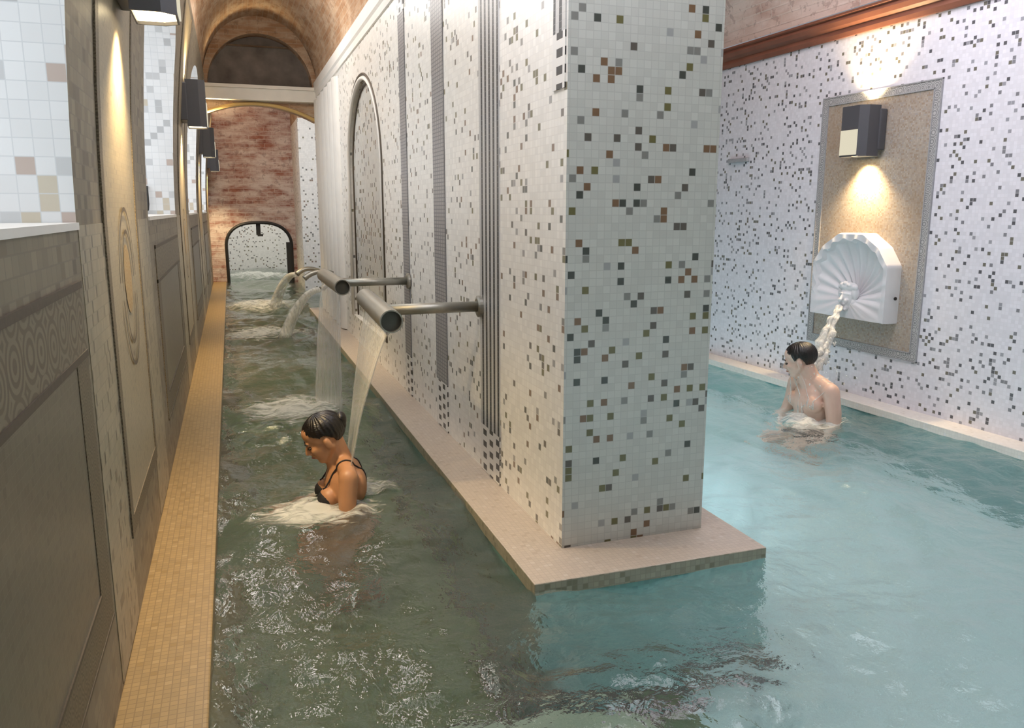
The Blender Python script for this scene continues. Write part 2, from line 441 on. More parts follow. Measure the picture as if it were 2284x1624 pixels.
for y0, y1, w_ in edges:
    if w_ is None:
        mb.grid(lambda y, z: LW(y, z), [y0, y1], lin(-.95, SILL, 8) + lin(SILL, TOPZ, 22)[1:])
    else:
        mb.grid(lambda y, z: LW(y, z), [y0, y1], lin(-.95, SILL, 8))
        yy = [ (y0+y1)/2 - (y1-y0)/2*math.cos(math.pi*i/28) for i in range(29)]
        mb.grid(lambda y, t: LW(y, archz(y, w_) + (TOPZ - archz(y, w_)) * t), yy, lin(0, 1, 10))
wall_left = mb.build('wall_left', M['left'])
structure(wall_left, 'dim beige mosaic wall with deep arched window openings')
DEPTH = 1.0
for i, w_ in enumerate(WINS):
    mb = MB()
    # sill, far and near jambs, arch soffit
    mb.grid(lambda y, t: (XL + (lean(SILL)) * (1 - t) - DEPTH * t, y, SILL), [w_[0], w_[1]], lin(0, 1, 3))
    for y in w_:
        mb.grid(lambda z, t: (XL + lean(z) * (1 - t) - DEPTH * t, y, z), lin(SILL, SPRING, 16), lin(0, 1, 3))
    yy = [ (w_[0]+w_[1])/2 - (w_[1]-w_[0])/2*math.cos(math.pi*k/28) for k in range(29)]
    mb.grid(lambda y, t: (XL + lean(archz(y, w_)) * (1 - t) - DEPTH * t, y, archz(y, w_)), yy, lin(0, 1, 3))
    r = mb.build('window_reveal', M['jamb'], wall_left); r['label'] = 'bright white tiled window reveal'
    # sill lip
    mb = MB().box(XL - .25, XL + .008, w_[0] + .002, w_[1] - .002, SILL - .012, SILL + .006)
    mb.build('window_sill', M['white_plaster'], wall_left)
    # frosted daylight pane with frame
    yc = (w_[0] + w_[1]) / 2; n = len(yy)
    pane = MB()
    ring = [(XL - DEPTH + .01, y, archz(y, w_)) for y in yy] + [(XL - DEPTH + .01, w_[1], SILL), (XL - DEPTH + .01, w_[0], SILL)]
    pane.add(ring, [tuple(range(len(ring)))])
    po = pane.build('window_%d' % (i + 1), M['window_glass']); structure(po, 'frosted daylight window pane')
    fr = MB()
    for y in (w_[0] + .03, yc, w_[1] - .03): fr.box(XL - DEPTH + .012, XL - DEPTH + .05, y - .025, y + .025, SILL, SPRING)
    for z in (SILL + .03, SPRING): fr.box(XL - DEPTH + .012, XL - DEPTH + .05, w_[0], w_[1], z - .025, z + .025)
    fr.build('window_frame', M['white_plaster'], po)

# inlaid mosaic on the left wall
def lwbox(mb, y0, y1, z0, z1, off=.004, m=0, nz=None):
    nz = nz or (2 if z1 < 1.25 else 14)
    mb.grid(lambda y, z: LW(y, z, off), [y0, y1], lin(z0, z1, nz), m)
    mb.grid(lambda y, t: LW(y, z1, off * t), [y0, y1], [0, 1], m); mb.grid(lambda y, t: LW(y, z0, off * t), [y0, y1], [1, 0], m)
    mb.grid(lambda z, t: LW(y0, z, off * t), lin(z0, z1, nz), [0, 1], m); mb.grid(lambda z, t: LW(y1, z, off * t), lin(z0, z1, nz), [1, 0], m)
for w_ in WINS:
    y0, y1 = w_[0] + .2, w_[1] - .05
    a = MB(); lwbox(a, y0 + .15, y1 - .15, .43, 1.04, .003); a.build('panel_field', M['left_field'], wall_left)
    a = MB(); lwbox(a, y0, y1, 1.04, 1.215, .005); a.build('panel_frieze', M['arab'], wall_left)
    a = MB(); lwbox(a, y0, y0 + .15, .31, 1.04, .005); lwbox(a, y1 - .15, y1, .31, 1.04, .005); lwbox(a, y0 + .15, y1 - .15, .31, .43, .005)
    a.build('panel_border', M['arab_dark'], wall_left)
    a = MB()
    for z in (1.04, 1.215): lwbox(a, y0, y1, z - .009, z + .009, .008)
    lwbox(a, y0 + .15, y1 - .15, .425, .435, .007); lwbox(a, y0, y1, .303, .312, .007)
    a.build('panel_line', M['line_dark'], wall_left)
for c in PIERS:
    y0, y1 = c - .52, c + .43
    if c > 15: y1 = c + .3
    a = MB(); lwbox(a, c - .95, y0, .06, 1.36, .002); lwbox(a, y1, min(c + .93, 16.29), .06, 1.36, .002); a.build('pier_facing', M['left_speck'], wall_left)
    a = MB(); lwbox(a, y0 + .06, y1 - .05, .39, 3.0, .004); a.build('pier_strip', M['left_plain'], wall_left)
    a = MB(); lwbox(a, y0, y0 + .06, .33, 3.0, .007); lwbox(a, y1 - .05, y1, .33, 3.0, .007); lwbox(a, y0 + .06, y1 - .05, .33, .39, .007)
    a.build('pier_border', M['arab_dark'], wall_left)
    # medallion rings and motif
    yc, zc = c - .03, 1.12
    def ring(mb, cy, cz, r0, r1, a0=0, a1=360, n=48, sy=.8):
        mb.grid(lambda t, r: LW(cy + sy * r * math.cos(math.radians(t)), cz + r * math.sin(math.radians(t)), .009), lin(a0, a1, n), [r0, r1])
    a = MB(); ring(a, yc, zc + .03, .245, .26, 0, 180); ring(a, yc, zc - .03, .245, .26, 180, 360)
    ring(a, yc, zc + .03, .165, .18, 0, 180); ring(a, yc, zc - .03, .165, .18, 180, 360)
    a.build('medallion_ring', M['line_dark'], wall_left)
    a = MB(); a.grid(lambda t, r: LW(yc + .8 * r * math.cos(math.radians(t)), zc + .03 + r * math.sin(math.radians(t)) * 1.0, .006), lin(0, 360, 40), [.001, .07, .125])
    a.build('medallion_motif', M['motif'], wall_left)

# left ledge
mb = MB().box(XL - .02, -.138, -1, 16.3, -.95, .05)
o = mb.build('trim_1', M['ledge_y']); structure(o, 'narrow ochre mosaic ledge along the left wall'); bevel(o, .006)

# ------------------------------------------------------------------ dividing wall (middle)
XM, XM2, YF, YE = 1.19, 1.84, 2.82, 11.5
MT = 3.07
NY0, NY1, NZ0, NZS, NZA = 6.68, 8.62, .30, 1.75, 2.56
def narch(n=40):
    c = (NY0 + NY1) / 2; h = (NY1 - NY0) / 2
    return [(c - h * math.cos(math.pi * k / (n - 1)), NZS + (NZA - NZS) * math.sin(math.pi * k / (n - 1))) for k in range(n)]
mb = MB()
face = lambda y, z: (XM, y, z)
mb.grid(face, [YF, NY0], [-.0, MT], 1); mb.grid(face, [NY1, YE], [0, MT], 1); mb.grid(face, [NY0, NY1], [0, NZ0], 1)
na = narch()
for (ya, za), (yb, zb) in zip(na[:-1], na[1:]):
    mb.add([(XM, ya, za), (XM, yb, zb), (XM, yb, MT), (XM, ya, MT)], [(0, 1, 2, 3)], 1)
REC = .05
loop = [(NY0, NZ0)] + na + [(NY1, NZ0)]
for (ya, za), (yb, zb) in zip(loop, loop[1:] + loop[:1]):
    mb.add([(XM, ya, za), (XM, yb, zb), (XM + REC, yb, zb), (XM + REC, ya, za)], [(0, 1, 2, 3)], 1)
mb.add([(XM + REC, y, z) for y, z in loop], [tuple(range(len(loop)))], 2)
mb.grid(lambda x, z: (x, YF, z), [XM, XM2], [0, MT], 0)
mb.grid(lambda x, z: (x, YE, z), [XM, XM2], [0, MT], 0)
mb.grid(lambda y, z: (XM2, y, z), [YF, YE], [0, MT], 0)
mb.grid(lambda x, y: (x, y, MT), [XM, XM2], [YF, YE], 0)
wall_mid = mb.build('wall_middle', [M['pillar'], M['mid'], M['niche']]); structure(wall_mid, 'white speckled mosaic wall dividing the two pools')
# arch mouldings
for k, (off, rad, mat) in enumerate(((.035, .012, 'line_dark'), (.0, .018, 'white_plaster'), (-.04, .010, 'line_dark'))):
    c = (NY0 + NY1) / 2; h = (NY1 - NY0) / 2 + off; vv = NZA - NZS + off
    pts = [(XM + (.0 if k < 2 else .03), c - h * math.cos(math.pi * i / 48), NZS + vv * math.sin(math.pi * i / 48)) for i in range(49)]
    pts = [(pts[0][0], pts[0][1], NZ0)] + pts + [(pts[-1][0], pts[-1][1], NZ0)]
    if k == 2: pts = [(XM + REC - .005, y, z) for _, y, z in pts]
    t = MB().tube(pts, rad, 8); t.build('niche_moulding', M[mat], wall_mid, True)
# vertical bands
def band(y0, y1, z0, z1, mat, off=.006, name='tile_band'):
    return MB().box(XM - off, XM + .01, y0, y1, z0, z1).build(name, M[mat], wall_mid)
band(3.61, 3.92, .30, 2.83, 'stripes'); band(3.61, 3.92, .052, .30, 'check')
band(4.62, 4.89, .35, 2.83, 'fine'); band(4.62, 4.89, .052, .35, 'check')
band(5.66, 5.86, .35, 2.72, 'fine'); band(5.66, 5.86, .052, .35, 'check'); band(5.66, 5.86, 2.72, 2.83, 'check')
band(2.835, 2.95, 2.04, 2.83, 'stripes'); band(2.835, 2.95, 1.84, 2.04, 'check')
# ribbed pilaster beyond the niche
a = MB()
for y in lin(9.35, 11.3, 6):
    pts = [(XM + .02 - .07 * math.sin(math.pi * k / 10), y - .17 * math.cos(math.pi * k / 10), .06) for k in range(11)]
    a.prism(pts, (0, 0, 2.76))
p = a.build('ribbed_pilaster', M['white_plaster'], wall_mid); fixn(p)
# cornice
a = MB()
prof = [(XM + .01, 2.86), (XM - .015, 2.865), (XM - .02, 2.92), (XM - .035, 2.94), (XM - .035, 3.05), (XM - .01, 3.08), (XM + .01, 3.08)]
a.prism([(x, YF - .0, z) for x, z in prof], (0, YE - YF, 0))
o = a.build('trim_2', M['white_plaster']); fixn(o); structure(o, 'pale cornice along the top of the dividing wall')
# ledge around the dividing wall, and its submerged base
LX0, LX1, LY = .972, 1.982, 2.555
a = MB().box(LX0, LX1, LY, YE, -.008, .05)
for i, f in enumerate(a.f): a.m[i] = 1
a.m[5] = 0
o = a.build('trim_3', [M['ledge_p'], M['ledge_e']]); structure(o, 'pinkish mosaic ledge around the foot of the dividing wall'); bevel(o, .004)
a = MB().box(LX0 + .004, LX1 - .004, LY + .004, YE - .004, -.95, -.008)
o = a.build('wall_submerged', M['pool_wall']); structure(o, 'teal mosaic base of the dividing wall under water')
a = MB().box(LX0 - .012, LX1 + .012, LY - .012, YE, -.95, -.86)  # dark band along the junction of submerged wall and floor
o = a.build('foot_strip_middle', M['dark_tile']); structure(o, 'dark strip at the foot of the submerged wall')
# far return of the dividing wall beyond the gap
a = MB().box(XM, XM2, 14.7, 16.3, -.95, 2.95)
o = a.build('wall_return', M['mid']); structure(o, 'white mosaic wall end beyond the gap')

# ------------------------------------------------------------------ right wall
def RX(y): return 4.27 + (6.52 - y) * .0272
def RW(y, z, off=0.): return (RX(y) - off, y, z)
a = MB()
a.grid(lambda y, z: RW(y, z), [-1, 13.0], [-.95, 2.66])
wall_right = a.build('wall_right', M['right']); structure(wall_right, 'cool white speckled mosaic wall of the right hall')
a = MB()
prof = [(-.005, 2.630), (.02, 2.630), (.03, 2.66), (.02, 2.69), (.05, 2.71), (.065, 2.74), (.05, 2.765), (.07, 2.775), (.07, 2.79), (-.005, 2.80)]
a.add([RW(y, z, o_) for y in (-1, 13.0) for o_, z in prof], [(i, i + 1, i + 11, i + 10) for i in range(9)] + [tuple(range(10)), tuple(range(19, 9, -1))])
o = a.build('trim_4', M['terracotta']); fixn(o); structure(o, 'terracotta cornice moulding on the right wall')
a = MB()
def slab(a, o0, o1, z0, z1, y0=-1., y1=13., m=0):
    v = [RW(y, z, q) for y in (y0, y1) for q, z in ((o0, z0), (o1, z0), (o1, z1), (o0, z1))]
    a.add(v, [(0, 1, 2, 3), (7, 6, 5, 4), (0, 4, 5, 1), (1, 5, 6, 2), (2, 6, 7, 3), (3, 7, 4, 0)], m)
slab(a, -.02, .178, -.004, .05)
o = a.build('trim_5', M['ledge_r']); fixn(o); structure(o, 'cream mosaic ledge along the right wall'); bevel(o, .004)
a = MB(); slab(a, -.02, .17, -.95, -.004)
o = a.build('baseboard_right', M['pool_wall']); fixn(o); structure(o, 'teal submerged wall under the right ledge')
a = MB(); a.grid(lambda x, z: (x, -1.0, z), [-.6, 4.6], [-.95, 4.2])
structure(a.build('wall_back', M['left_field']), 'wall behind the photographer')
# back of the right hall
a = MB(); a.grid(lambda x, z: (x, 13.0, z), [XM2, 4.3], [-.95, 3.9])
structure(a.build('wall_back_right', M['right']), 'white mosaic end wall of the right hall')

# ------------------------------------------------------------------ floors
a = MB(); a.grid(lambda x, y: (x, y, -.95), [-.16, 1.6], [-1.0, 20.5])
structure(a.build('floor_left', M['pool_floor_dark']), 'green mosaic pool floor, darkened for the dim light of the channel')
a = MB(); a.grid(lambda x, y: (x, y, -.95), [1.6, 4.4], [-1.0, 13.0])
structure(a.build('floor_right', M['pool_floor']), 'aqua mosaic pool floor, paled for the brighter light of the wide pool')
a = MB(); a.box(-.138, 1.22, -1.0, 2.30, -.95, -.60)
o = a.build('floor_step', M['step']); structure(o, 'pale green underwater step')
a = MB(); a.box(-.138, 1.235, 2.30, 2.325, -.68, -.592); a.box(1.22, 1.245, -1, 2.325, -.68, -.592)
o = a.build('trim_6', M['dark_tile']); structure(o, 'dark nosing of the underwater step')

# ------------------------------------------------------------------ vaults and far end
a = MB()
XV0, XV1 = XL + lean(TOPZ) - .02, XM + .0
cx_, hw = (XV0 + XV1) / 2, (XV1 - XV0) / 2
a.grid(lambda y, t: (cx_ - hw * math.cos(t), y, TOPZ - .01 + .78 * math.sin(t)), lin(-1, 11.52, 12), lin(0, math.pi, 33), flip=True)
uv = [( (v[1]), (math.atan2(v[2] - TOPZ, v[0] - cx_)) * .75) for v in a.v]
o = a.build('ceiling', M['vault'], None, True, None, uv); structure(o, 'brown brick barrel vault over the narrow pool')
a = MB()
a.grid(lambda y, t: ((1.84 + RX(y)) / 2 - (RX(y) - 1.84) / 2 * math.cos(t), y, 2.82 + .24 * (1 - t / math.pi) + .95 * math.sin(t)), lin(-1, 13.0, 12), lin(0, math.pi, 33), flip=True)
uv = [(v[1], (math.atan2(v[2] - 2.8, v[0] - 3.05)) * 1.1) for v in a.v]
o = a.build('ceiling_right', M['vault_r'], None, True, None, uv); structure(o, 'pinkish brick vault over the right hall')
a = MB().box(XM - .02, XM2 + .02, -1, YF, MT, MT + .1)
structure(a.build('ceiling_strip', M['white_plaster']), 'plaster strip between the vaults')
# lunette and beam at Y=11.5
a = MB()
LUN = [(cx_ - .93 * hw * math.cos(t), TOPZ - .10 + .66 * math.sin(t)) for t in lin(0, math.pi, 41)]
VLT = [(cx_ - 1.01 * hw * math.cos(t), TOPZ - .10 + .90 * math.sin(t)) for t in lin(0, math.pi, 41)]
for k in range(40):
    a.add([(LUN[k][0], 11.40, LUN[k][1]), (LUN[k + 1][0], 11.40, LUN[k + 1][1]), (VLT[k + 1][0], 11.40, VLT[k + 1][1]), (VLT[k][0], 11.40, VLT[k][1])], [(0, 1, 2, 3)])
    a.add([(LUN[k][0], 11.40, LUN[k][1]), (LUN[k + 1][0], 11.40, LUN[k + 1][1]), (LUN[k + 1][0], 11.62, LUN[k + 1][1]), (LUN[k][0], 11.62, LUN[k][1])], [(0, 1, 2, 3)])
structure(a.build('ceiling_rib', M['vault']), 'brick band around the lunette')
a = MB()
a.add([(x, 11.62, z) for x, z in LUN], [tuple(range(41))])
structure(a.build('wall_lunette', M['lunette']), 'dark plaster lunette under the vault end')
a = MB(); a.box(XL - .05, XM + .05, 11.36, 11.75, 2.80, 2.985); a.box(XL - .05, XM + .05, 11.33, 11.75, 2.945, 2.985)
structure(a.build('trim_7', M['stone']), 'pale stone beam across the passage')
# segmental arch below the beam
a = MB(); xa, xb = XL, XM; n = 25
xs = lin(xa, xb, n)
def seg(x): t = (x - (xa + xb) / 2) / ((xb - xa) / 2); return 2.58 + .20 * (1 - t * t)
for x0, x1 in zip(xs[:-1], xs[1:]):
    a.add([(x0, 11.5, seg(x0)), (x1, 11.5, seg(x1)), (x1, 11.5, 2.81), (x0, 11.5, 2.81)], [(0, 1, 2, 3)], 0)
    a.add([(x0, 11.5, seg(x0)), (x1, 11.5, seg(x1)), (x1, 11.9, seg(x1)), (x0, 11.9, seg(x0))], [(0, 1, 2, 3)], 0)
structure(a.build('wall_arch', M['vault']), 'brick segmental arch under the beam')
a = MB(); a.tube([(x, 11.49, seg(x) - .01) for x in xs], .022, 8)  # rim coloured yellow for the light on the arch edge
structure(a.build('trim_8', plain('lit_yellow_rim', (.62, .42, .16), .6)), 'rim of the segmental arch, yellow light put into its colour')
a = MB(); a.grid(lambda x, y: (x, y, 3.5), [XL, 4.3], [11.5, 16.3], flip=True); a.grid(lambda y, z: (XL + .17, y, z), [11.5, 16.3], [3.05, 3.5])
a.grid(lambda x, z: (x, 11.76, z), [XL, 4.3], [2.8, 3.5]); a.box(XM, XM2, 14.72, 16.3, 2.95, 3.5)
structure(a.build('ceiling_passage', M['vault']), 'brick ceiling of the far passage')
# far brick wall with low arch opening
FY = 16.3
OX0, OX1, OZS, OZA = -.10, 1.10, .72, 1.17
def oarch(x):
    t = abs((x - (OX0 + OX1) / 2) / ((OX1 - OX0) / 2)); return OZS + (OZA - OZS) * (max(0, 1 - t ** 2.6)) ** (1 / 2.2)
xs = [(OX0 + OX1) / 2 - (OX1 - OX0) / 2 * math.cos(math.pi * k / 32) for k in range(33)]
a = MB()
a.grid(lambda x, z: (x, FY, z), [XL, OX0], [-.95, 3.5], flip=True); a.grid(lambda x, z: (x, FY, z), [OX1, 1.9], [-.95, 3.5], flip=True)
for x0, x1 in zip(xs[:-1], xs[1:]):
    a.add([(x0, FY, oarch(x0)), (x1, FY, oarch(x1)), (x1, FY, 3.5), (x0, FY, 3.5)], [(0, 1, 2, 3)])
    a.add([(x0, FY, oarch(x0)), (x1, FY, oarch(x1)), (x1, FY + .45, oarch(x1)), (x0, FY + .45, oarch(x0))], [(0, 1, 2, 3)])
for x in (OX0, OX1): a.grid(lambda y, z: (x, y, z), [FY, FY + .45], [-.95, OZS])
structure(a.build('wall_far', M['far_brick']), 'weathered red brick end wall with a low arched opening')
a = MB()
pts = [(OX0 + .01, FY - .01, -.3)] + [(x, FY - .01, oarch(x) - .01) for x in xs] + [(OX1 - .01, FY - .01, -.3)]
a.tube(pts, .03, 8)
a.box(OX1 - .10, OX1 + .02, FY - .03, FY + .06, -.3, OZS + .06)  # dark slab standing for the shaded depth of the right jamb
structure(a.build('door_1', M['iron']), 'black iron arch frame in the far opening, with a slab for the shaded jamb')
a = MB(); a.box(.46, .54, FY + .05, FY + .11, .92, OZA - .02); a.box(.48, .58, FY - .02, FY + .10, .90, .94)
o = a.build('hanging_bracket', M['iron'], None, False, (.5, FY + .08, .9)); tag(o, 'short dark bar hanging from the crown of the far low arch', 'bracket')
# far room
a = MB(); a.grid(lambda x, z: (x, 20.5, z), [-1.5, 3], [-.95, 3], flip=True)
a.grid(lambda y, z: (-1.5, y, z), [FY + .45, 20.5], [-.95, 3]); a.grid(lambda y, z: (3, y, z), [FY + .45, 20.5], [-.95, 3])
structure(a.build('wall_far_room', M['mid']), 'white mosaic walls of the room behind the low arch')
a = MB(); a.grid(lambda x, y: (x, y, 3), [-1.5, 3], [FY, 20.5]); structure(a.build('ceiling_far_room', M['white_plaster']))

# ------------------------------------------------------------------ water surface
FOAM = [  # centre x, y, radius x, radius y, height
    (.29, 3.64, .27, .17, .016), (.50, 3.93, .20, .19, .018), (.36, 5.72, .34, .42, .022), (.30, 9.6, .45, .55, .035), (.35, 12.6, .45, .7, .04),
    (3.66, 4.34, .24, .19, .018), (.5, 18.2, .7, .9, .06)]
rng = np.random.RandomState(3)
waves = []
for i in range(26):
    lam = .10 * (1.16 ** i) * (0.9 + .2 * rng.rand()); lam = min(lam, 1.6)
    th = rng.rand() * 2 * math.pi
    waves.append((2 * math.pi / lam * math.cos(th), 2 * math.pi / lam * math.sin(th), rng.rand() * 6.28, .0026 * (lam / .3) ** .6))
def wz(x, y):
    z = np.zeros_like(x)
    for kx, ky, ph, am in waves: z = z + am * np.sin(kx * x + ky * y + ph + .6 * np.sin(1.7 * x + ky * .2 * y))
    for fx, fy, rx, ry, hh in FOAM:
        d = ((x - fx) / (rx * 1.5)) ** 2 + ((y - fy) / (ry * 1.5)) ** 2
        z = z + hh * .6 * np.exp(-d) * np.sin(13 * np.sqrt(d + .01) * 1.4 + 9 * x + 7 * y)
    return z
xs = np.concatenate([np.arange(-.15, 4.25, .028)])
ysl = [-1.0]
while ysl[-1] < 20.4:
    y = ysl[-1]; ysl.append(y + (.05 if y < .8 else .022 + .0045 * max(0, y - 2)))
ysl = np.array(ysl)
X, Y = np.meshgrid(xs, ysl, indexing='ij')
Zw = wz(X, Y)
nu, nv = X.shape
vs = np.stack([X, Y, Zw], -1).reshape(-1, 3)
idx = np.arange(nu * nv).reshape(nu, nv)
qs = np.stack([idx[:-1, :-1], idx[1:, :-1], idx[1:, 1:], idx[:-1, 1:]], -1).reshape(-1, 4)
cxm = (X[:-1, :-1] + X[1:, :-1]).reshape(-1) / 2; cym = (Y[:-1, :-1] + Y[:-1, 1:]).reshape(-1) / 2
solid = ((cxm > LX0 + .03) & (cxm < LX1 - .03) & (cym > LY + .03) & (cym < YE - .03)) | ((cxm > XM + .03) & (cym > 14.73)) | (cym > 16.35) & ((cxm > OX1 + .03) | (cxm < OX0 - .03)) & (cym < 16.7)
qs = qs[~solid]
me = bpy.data.meshes.new('pool_water'); me.from_pydata(vs.tolist(), [], qs.tolist()); me.materials.append(M['water'])
me.polygons.foreach_set('use_smooth', [True] * len(me.polygons)); me.update()
water = bpy.data.objects.new('pool_water', me); COL.objects.link(water)
tag(water, 'rippled pool water filling the narrow green channel and the wide blue pool', 'water', None, 'stuff')

# foam
def foam_patch(fx, fy, rx, ry, hh):
    N_ = 40
    us = np.linspace(-1, 1, N_)
    U, V = np.meshgrid(us, us, indexing='ij')
    Xf, Yf = fx + U * rx * 1.35, fy + V * ry * 1.35
    E_ = np.clip(1 - (U ** 2 + V ** 2), 0, 1)
    Z_ = wz(Xf, Yf) + .003 + hh * E_ * (.5 + .5 * np.array([[noise.noise((a_ * 9, b_ * 9, 1.3)) for a_, b_ in zip(r1, r2)] for r1, r2 in zip(Xf, Yf)]))
    return np.stack([Xf, Yf, Z_], -1).reshape(-1, 3), E_.reshape(-1)
av, af, ae = [], [], []
for f in FOAM:
    v, e = foam_patch(*f); b = len(av); N_ = 40
    av += v.tolist(); ae += e.tolist()
    for i in range(N_ - 1):
        for j in range(N_ - 1):
            q = [b + i * N_ + j, b + (i + 1) * N_ + j, b + (i + 1) * N_ + j + 1, b + i * N_ + j + 1]
            if max(ae[k] for k in q) > .02: af.append(q)
foam = mk('foam', av, af, M['foam'], None, True)
at = foam.data.attributes.new('edge', 'FLOAT', 'POINT'); at.data.foreach_set('value', ae)
tag(foam, 'white foam churned up where the water jets land in the pool', 'foam', None, 'stuff')

# ------------------------------------------------------------------ sconces
def make_sconce(label):
    """local frame: back at x=0, out along +x, width along y, z=0 at bottom"""
    t = thing('wall_sconce', (0, 0, 0), label, 'wall lamp', 'up and down wall lamps')
    o = MB().box(0, .06, -.13, .13, .045, .345).build('back_plate', M['lamp_grey'], t); bevel(o, .008)
    ol = [(.05, -.12), (.15, -.12), (.20, -.08), (.20, .08), (.15, .12), (.05, .12)]
    a = MB(); n = 6
    # hollow housing: wall of the octagonal tube
    inn = [(.056, -.112), (.147, -.112), (.193, -.077), (.193, .077), (.147, .112), (.056, .112)]
    V = [(x, y, z) for L_ in (ol, inn) for z in (0, .37) for x, y in L_]
    F = []
    for i in range(n):
        j = (i + 1) % n
        F += [(i, j, 6 + j, 6 + i), (12 + j, 12 + i, 18 + i, 18 + j), (j, i, 12 + i, 12 + j), (6 + i, 6 + j, 18 + j, 18 + i)]
    a.add(V, F); a.build('housing', M['lamp_grey'], t)
    o = MB().box(.196, .206, -.078, .078, .012, .195).build('front_panel', M['lamp_panel'], t); o['label'] = 'lit cream front panel'
    for z, nm in ((.012, 'lower_lens'), (.35, 'upper_lens')):
        a = MB(); a.prism([(x, y, z) for x, y in inn], (0, 0, .006)); o = a.build(nm, M['lamp_glow'], t); o['label'] = 'glowing lens'
    return t
def lamp_lights(x, y, z0, z1, sgn, k=1.0):
    for z, d, e in ((z0 - .01, -1, 1.0), (z1 + .01, 1, .8)):
        l = bpy.data.lights.new('sconce_beam', 'SPOT'); l.energy = SCONCE_W * e * k; l.color = (1.0, .74, .40)
        l.spot_size = math.radians(112); l.spot_blend = .9; l.shadow_soft_size = .04
        o = bpy.data.objects.new('sconce_beam', l); COL.objects.link(o)
        o.location = (x, y, z); o.rotation_euler = (0 if d < 0 else math.pi, 0, 0)
sc0 = make_sconce('nearest dark grey wall lamp on the left wall')
LAB = ['nearest dark grey wall lamp on the left wall, cut by the photo top',
       'second dark wall lamp along the left wall, above the second lit strip',
       'third dark wall lamp along the left wall, just in front of the brick arch',
       'smallest and farthest dark wall lamp on the left wall, against the brick']
for i, c in enumerate(PIERS):
    o = sc0 if i == 0 else copy_tree(sc0)
    x = XL + lean(2.25) - .012
    o.location = (x, c, 2.07); o['label'] = LAB[i]
    lamp_lights(x + .075, c, 2.07, 2.44, 1, 1.7)
# the right-hand lamp over the shell
o = copy_tree(sc0); o['label'] = 'grey wall lamp with lit cream panel above the marble shell fountain'
o.rotation_euler = (0, 0, math.pi + .0272); o.scale = (1, 1, .92)
RL = Vector(RW(4.70, 1.765, .009)); o.location = RL
lamp_lights(RL.x - .07, RL.y, RL.z, RL.z + .34, -1, 1.0)

# ------------------------------------------------------------------ mosaic panel on the right wall
pan = thing('mosaic_panel', RW(4.68, .38, 0), 'tall brown mosaic panel with grey guilloche frame behind lamp and shell', 'wall panel')
def rbox(y0, y1, z0, z1, off, mb):
    v = [RW(y, z, q) for y in (y0, y1) for z in (z0, z1) for q in (-.005, off)]
    mb.add(v, [(0, 1, 3, 2), (4, 6, 7, 5), (0, 4, 5, 1), (2, 3, 7, 6), (0, 2, 6, 4), (1, 5, 7, 3)])
a = MB(); rbox(4.20, 5.15, .44, 2.16, .004, a); o = a.build('field', M['brown_panel'], pan); fixn(o)
a = MB()
for y0, y1, z0, z1 in ((4.145, 4.20, .385, 2.22), (5.15, 5.205, .385, 2.22), (4.20, 5.15, .385, .44), (4.20, 5.15, 2.16, 2.22)): rbox(y0, y1, z0, z1, .008, a)
o = a.build('frame', M['chain'], pan); fixn(o)
a = MB()
for q in (0, .055):
    y0, y1, z0, z1 = 4.14 + q, 5.21 - q, .38 + q, 2.225 - q
    for b in ((y0, y0 + .008, z0, z1), (y1 - .008, y1, z0, z1), (y0, y1, z0, z0 + .008), (y0, y1, z1 - .008, z1)): rbox(*b, .012, a)
o = a.build('frame_line', M['grey_frame'], pan); fixn(o)

# ------------------------------------------------------------------ remesh helper for organic forms
class Blob:
    def __init__(s): s.bm = bmesh.new()
    def ell(s, c, r, rot=None, seg=20):
        mt = Matrix.Translation(Vector(c)) @ ((rot or Matrix.Identity(3)).to_4x4()) @ Matrix.Diagonal((*r, 1))
        bmesh.ops.create_uvsphere(s.bm, u_segments=seg, v_segments=max(8, seg * 2 // 3), radius=1, matrix=mt)
    def cap(s, p0, p1, r0, r1, seg=14):
        p0, p1 = Vector(p0), Vector(p1); d = p1 - p0; L = d.length
        q = d.to_track_quat('Z', 'Y').to_matrix().to_4x4()
        bmesh.ops.create_cone(s.bm, cap_ends=True, segments=seg, radius1=r0, radius2=r1, depth=L, matrix=Matrix.Translation((p0 + p1) / 2) @ q)
        s.ell(p0, (r0,) * 3, None, seg); s.ell(p1, (r1,) * 3, None, seg)
    def chain(s, pts, rs):
        for a_, b_, ra, rb in zip(pts[:-1], pts[1:], rs[:-1], rs[1:]): s.cap(a_, b_, ra, rb)
    def mesh(s, name, mat, voxel=.006, smooth=4, parent=None, loc=None):
        me = bpy.data.meshes.new(name); s.bm.to_mesh(me); s.bm.free()
        tmp = bpy.data.objects.new('tmp', me); COL.objects.link(tmp)
        r = tmp.modifiers.new('r', 'REMESH'); r.mode = 'VOXEL'; r.voxel_size = voxel
        sm = tmp.modifiers.new('s', 'SMOOTH'); sm.iterations = smooth; sm.factor = .5
        dg = bpy.context.evaluated_depsgraph_get(); ev = tmp.evaluated_get(dg)
        m2 = bpy.data.meshes.new_from_object(ev)
        vs = [v.co.copy() for v in m2.vertices]; fs = [tuple(p.vertices) for p in m2.polygons]
        bpy.data.objects.remove(tmp); bpy.data.meshes.remove(m2)
        return mk(name, vs, fs, mat, parent, True, loc)

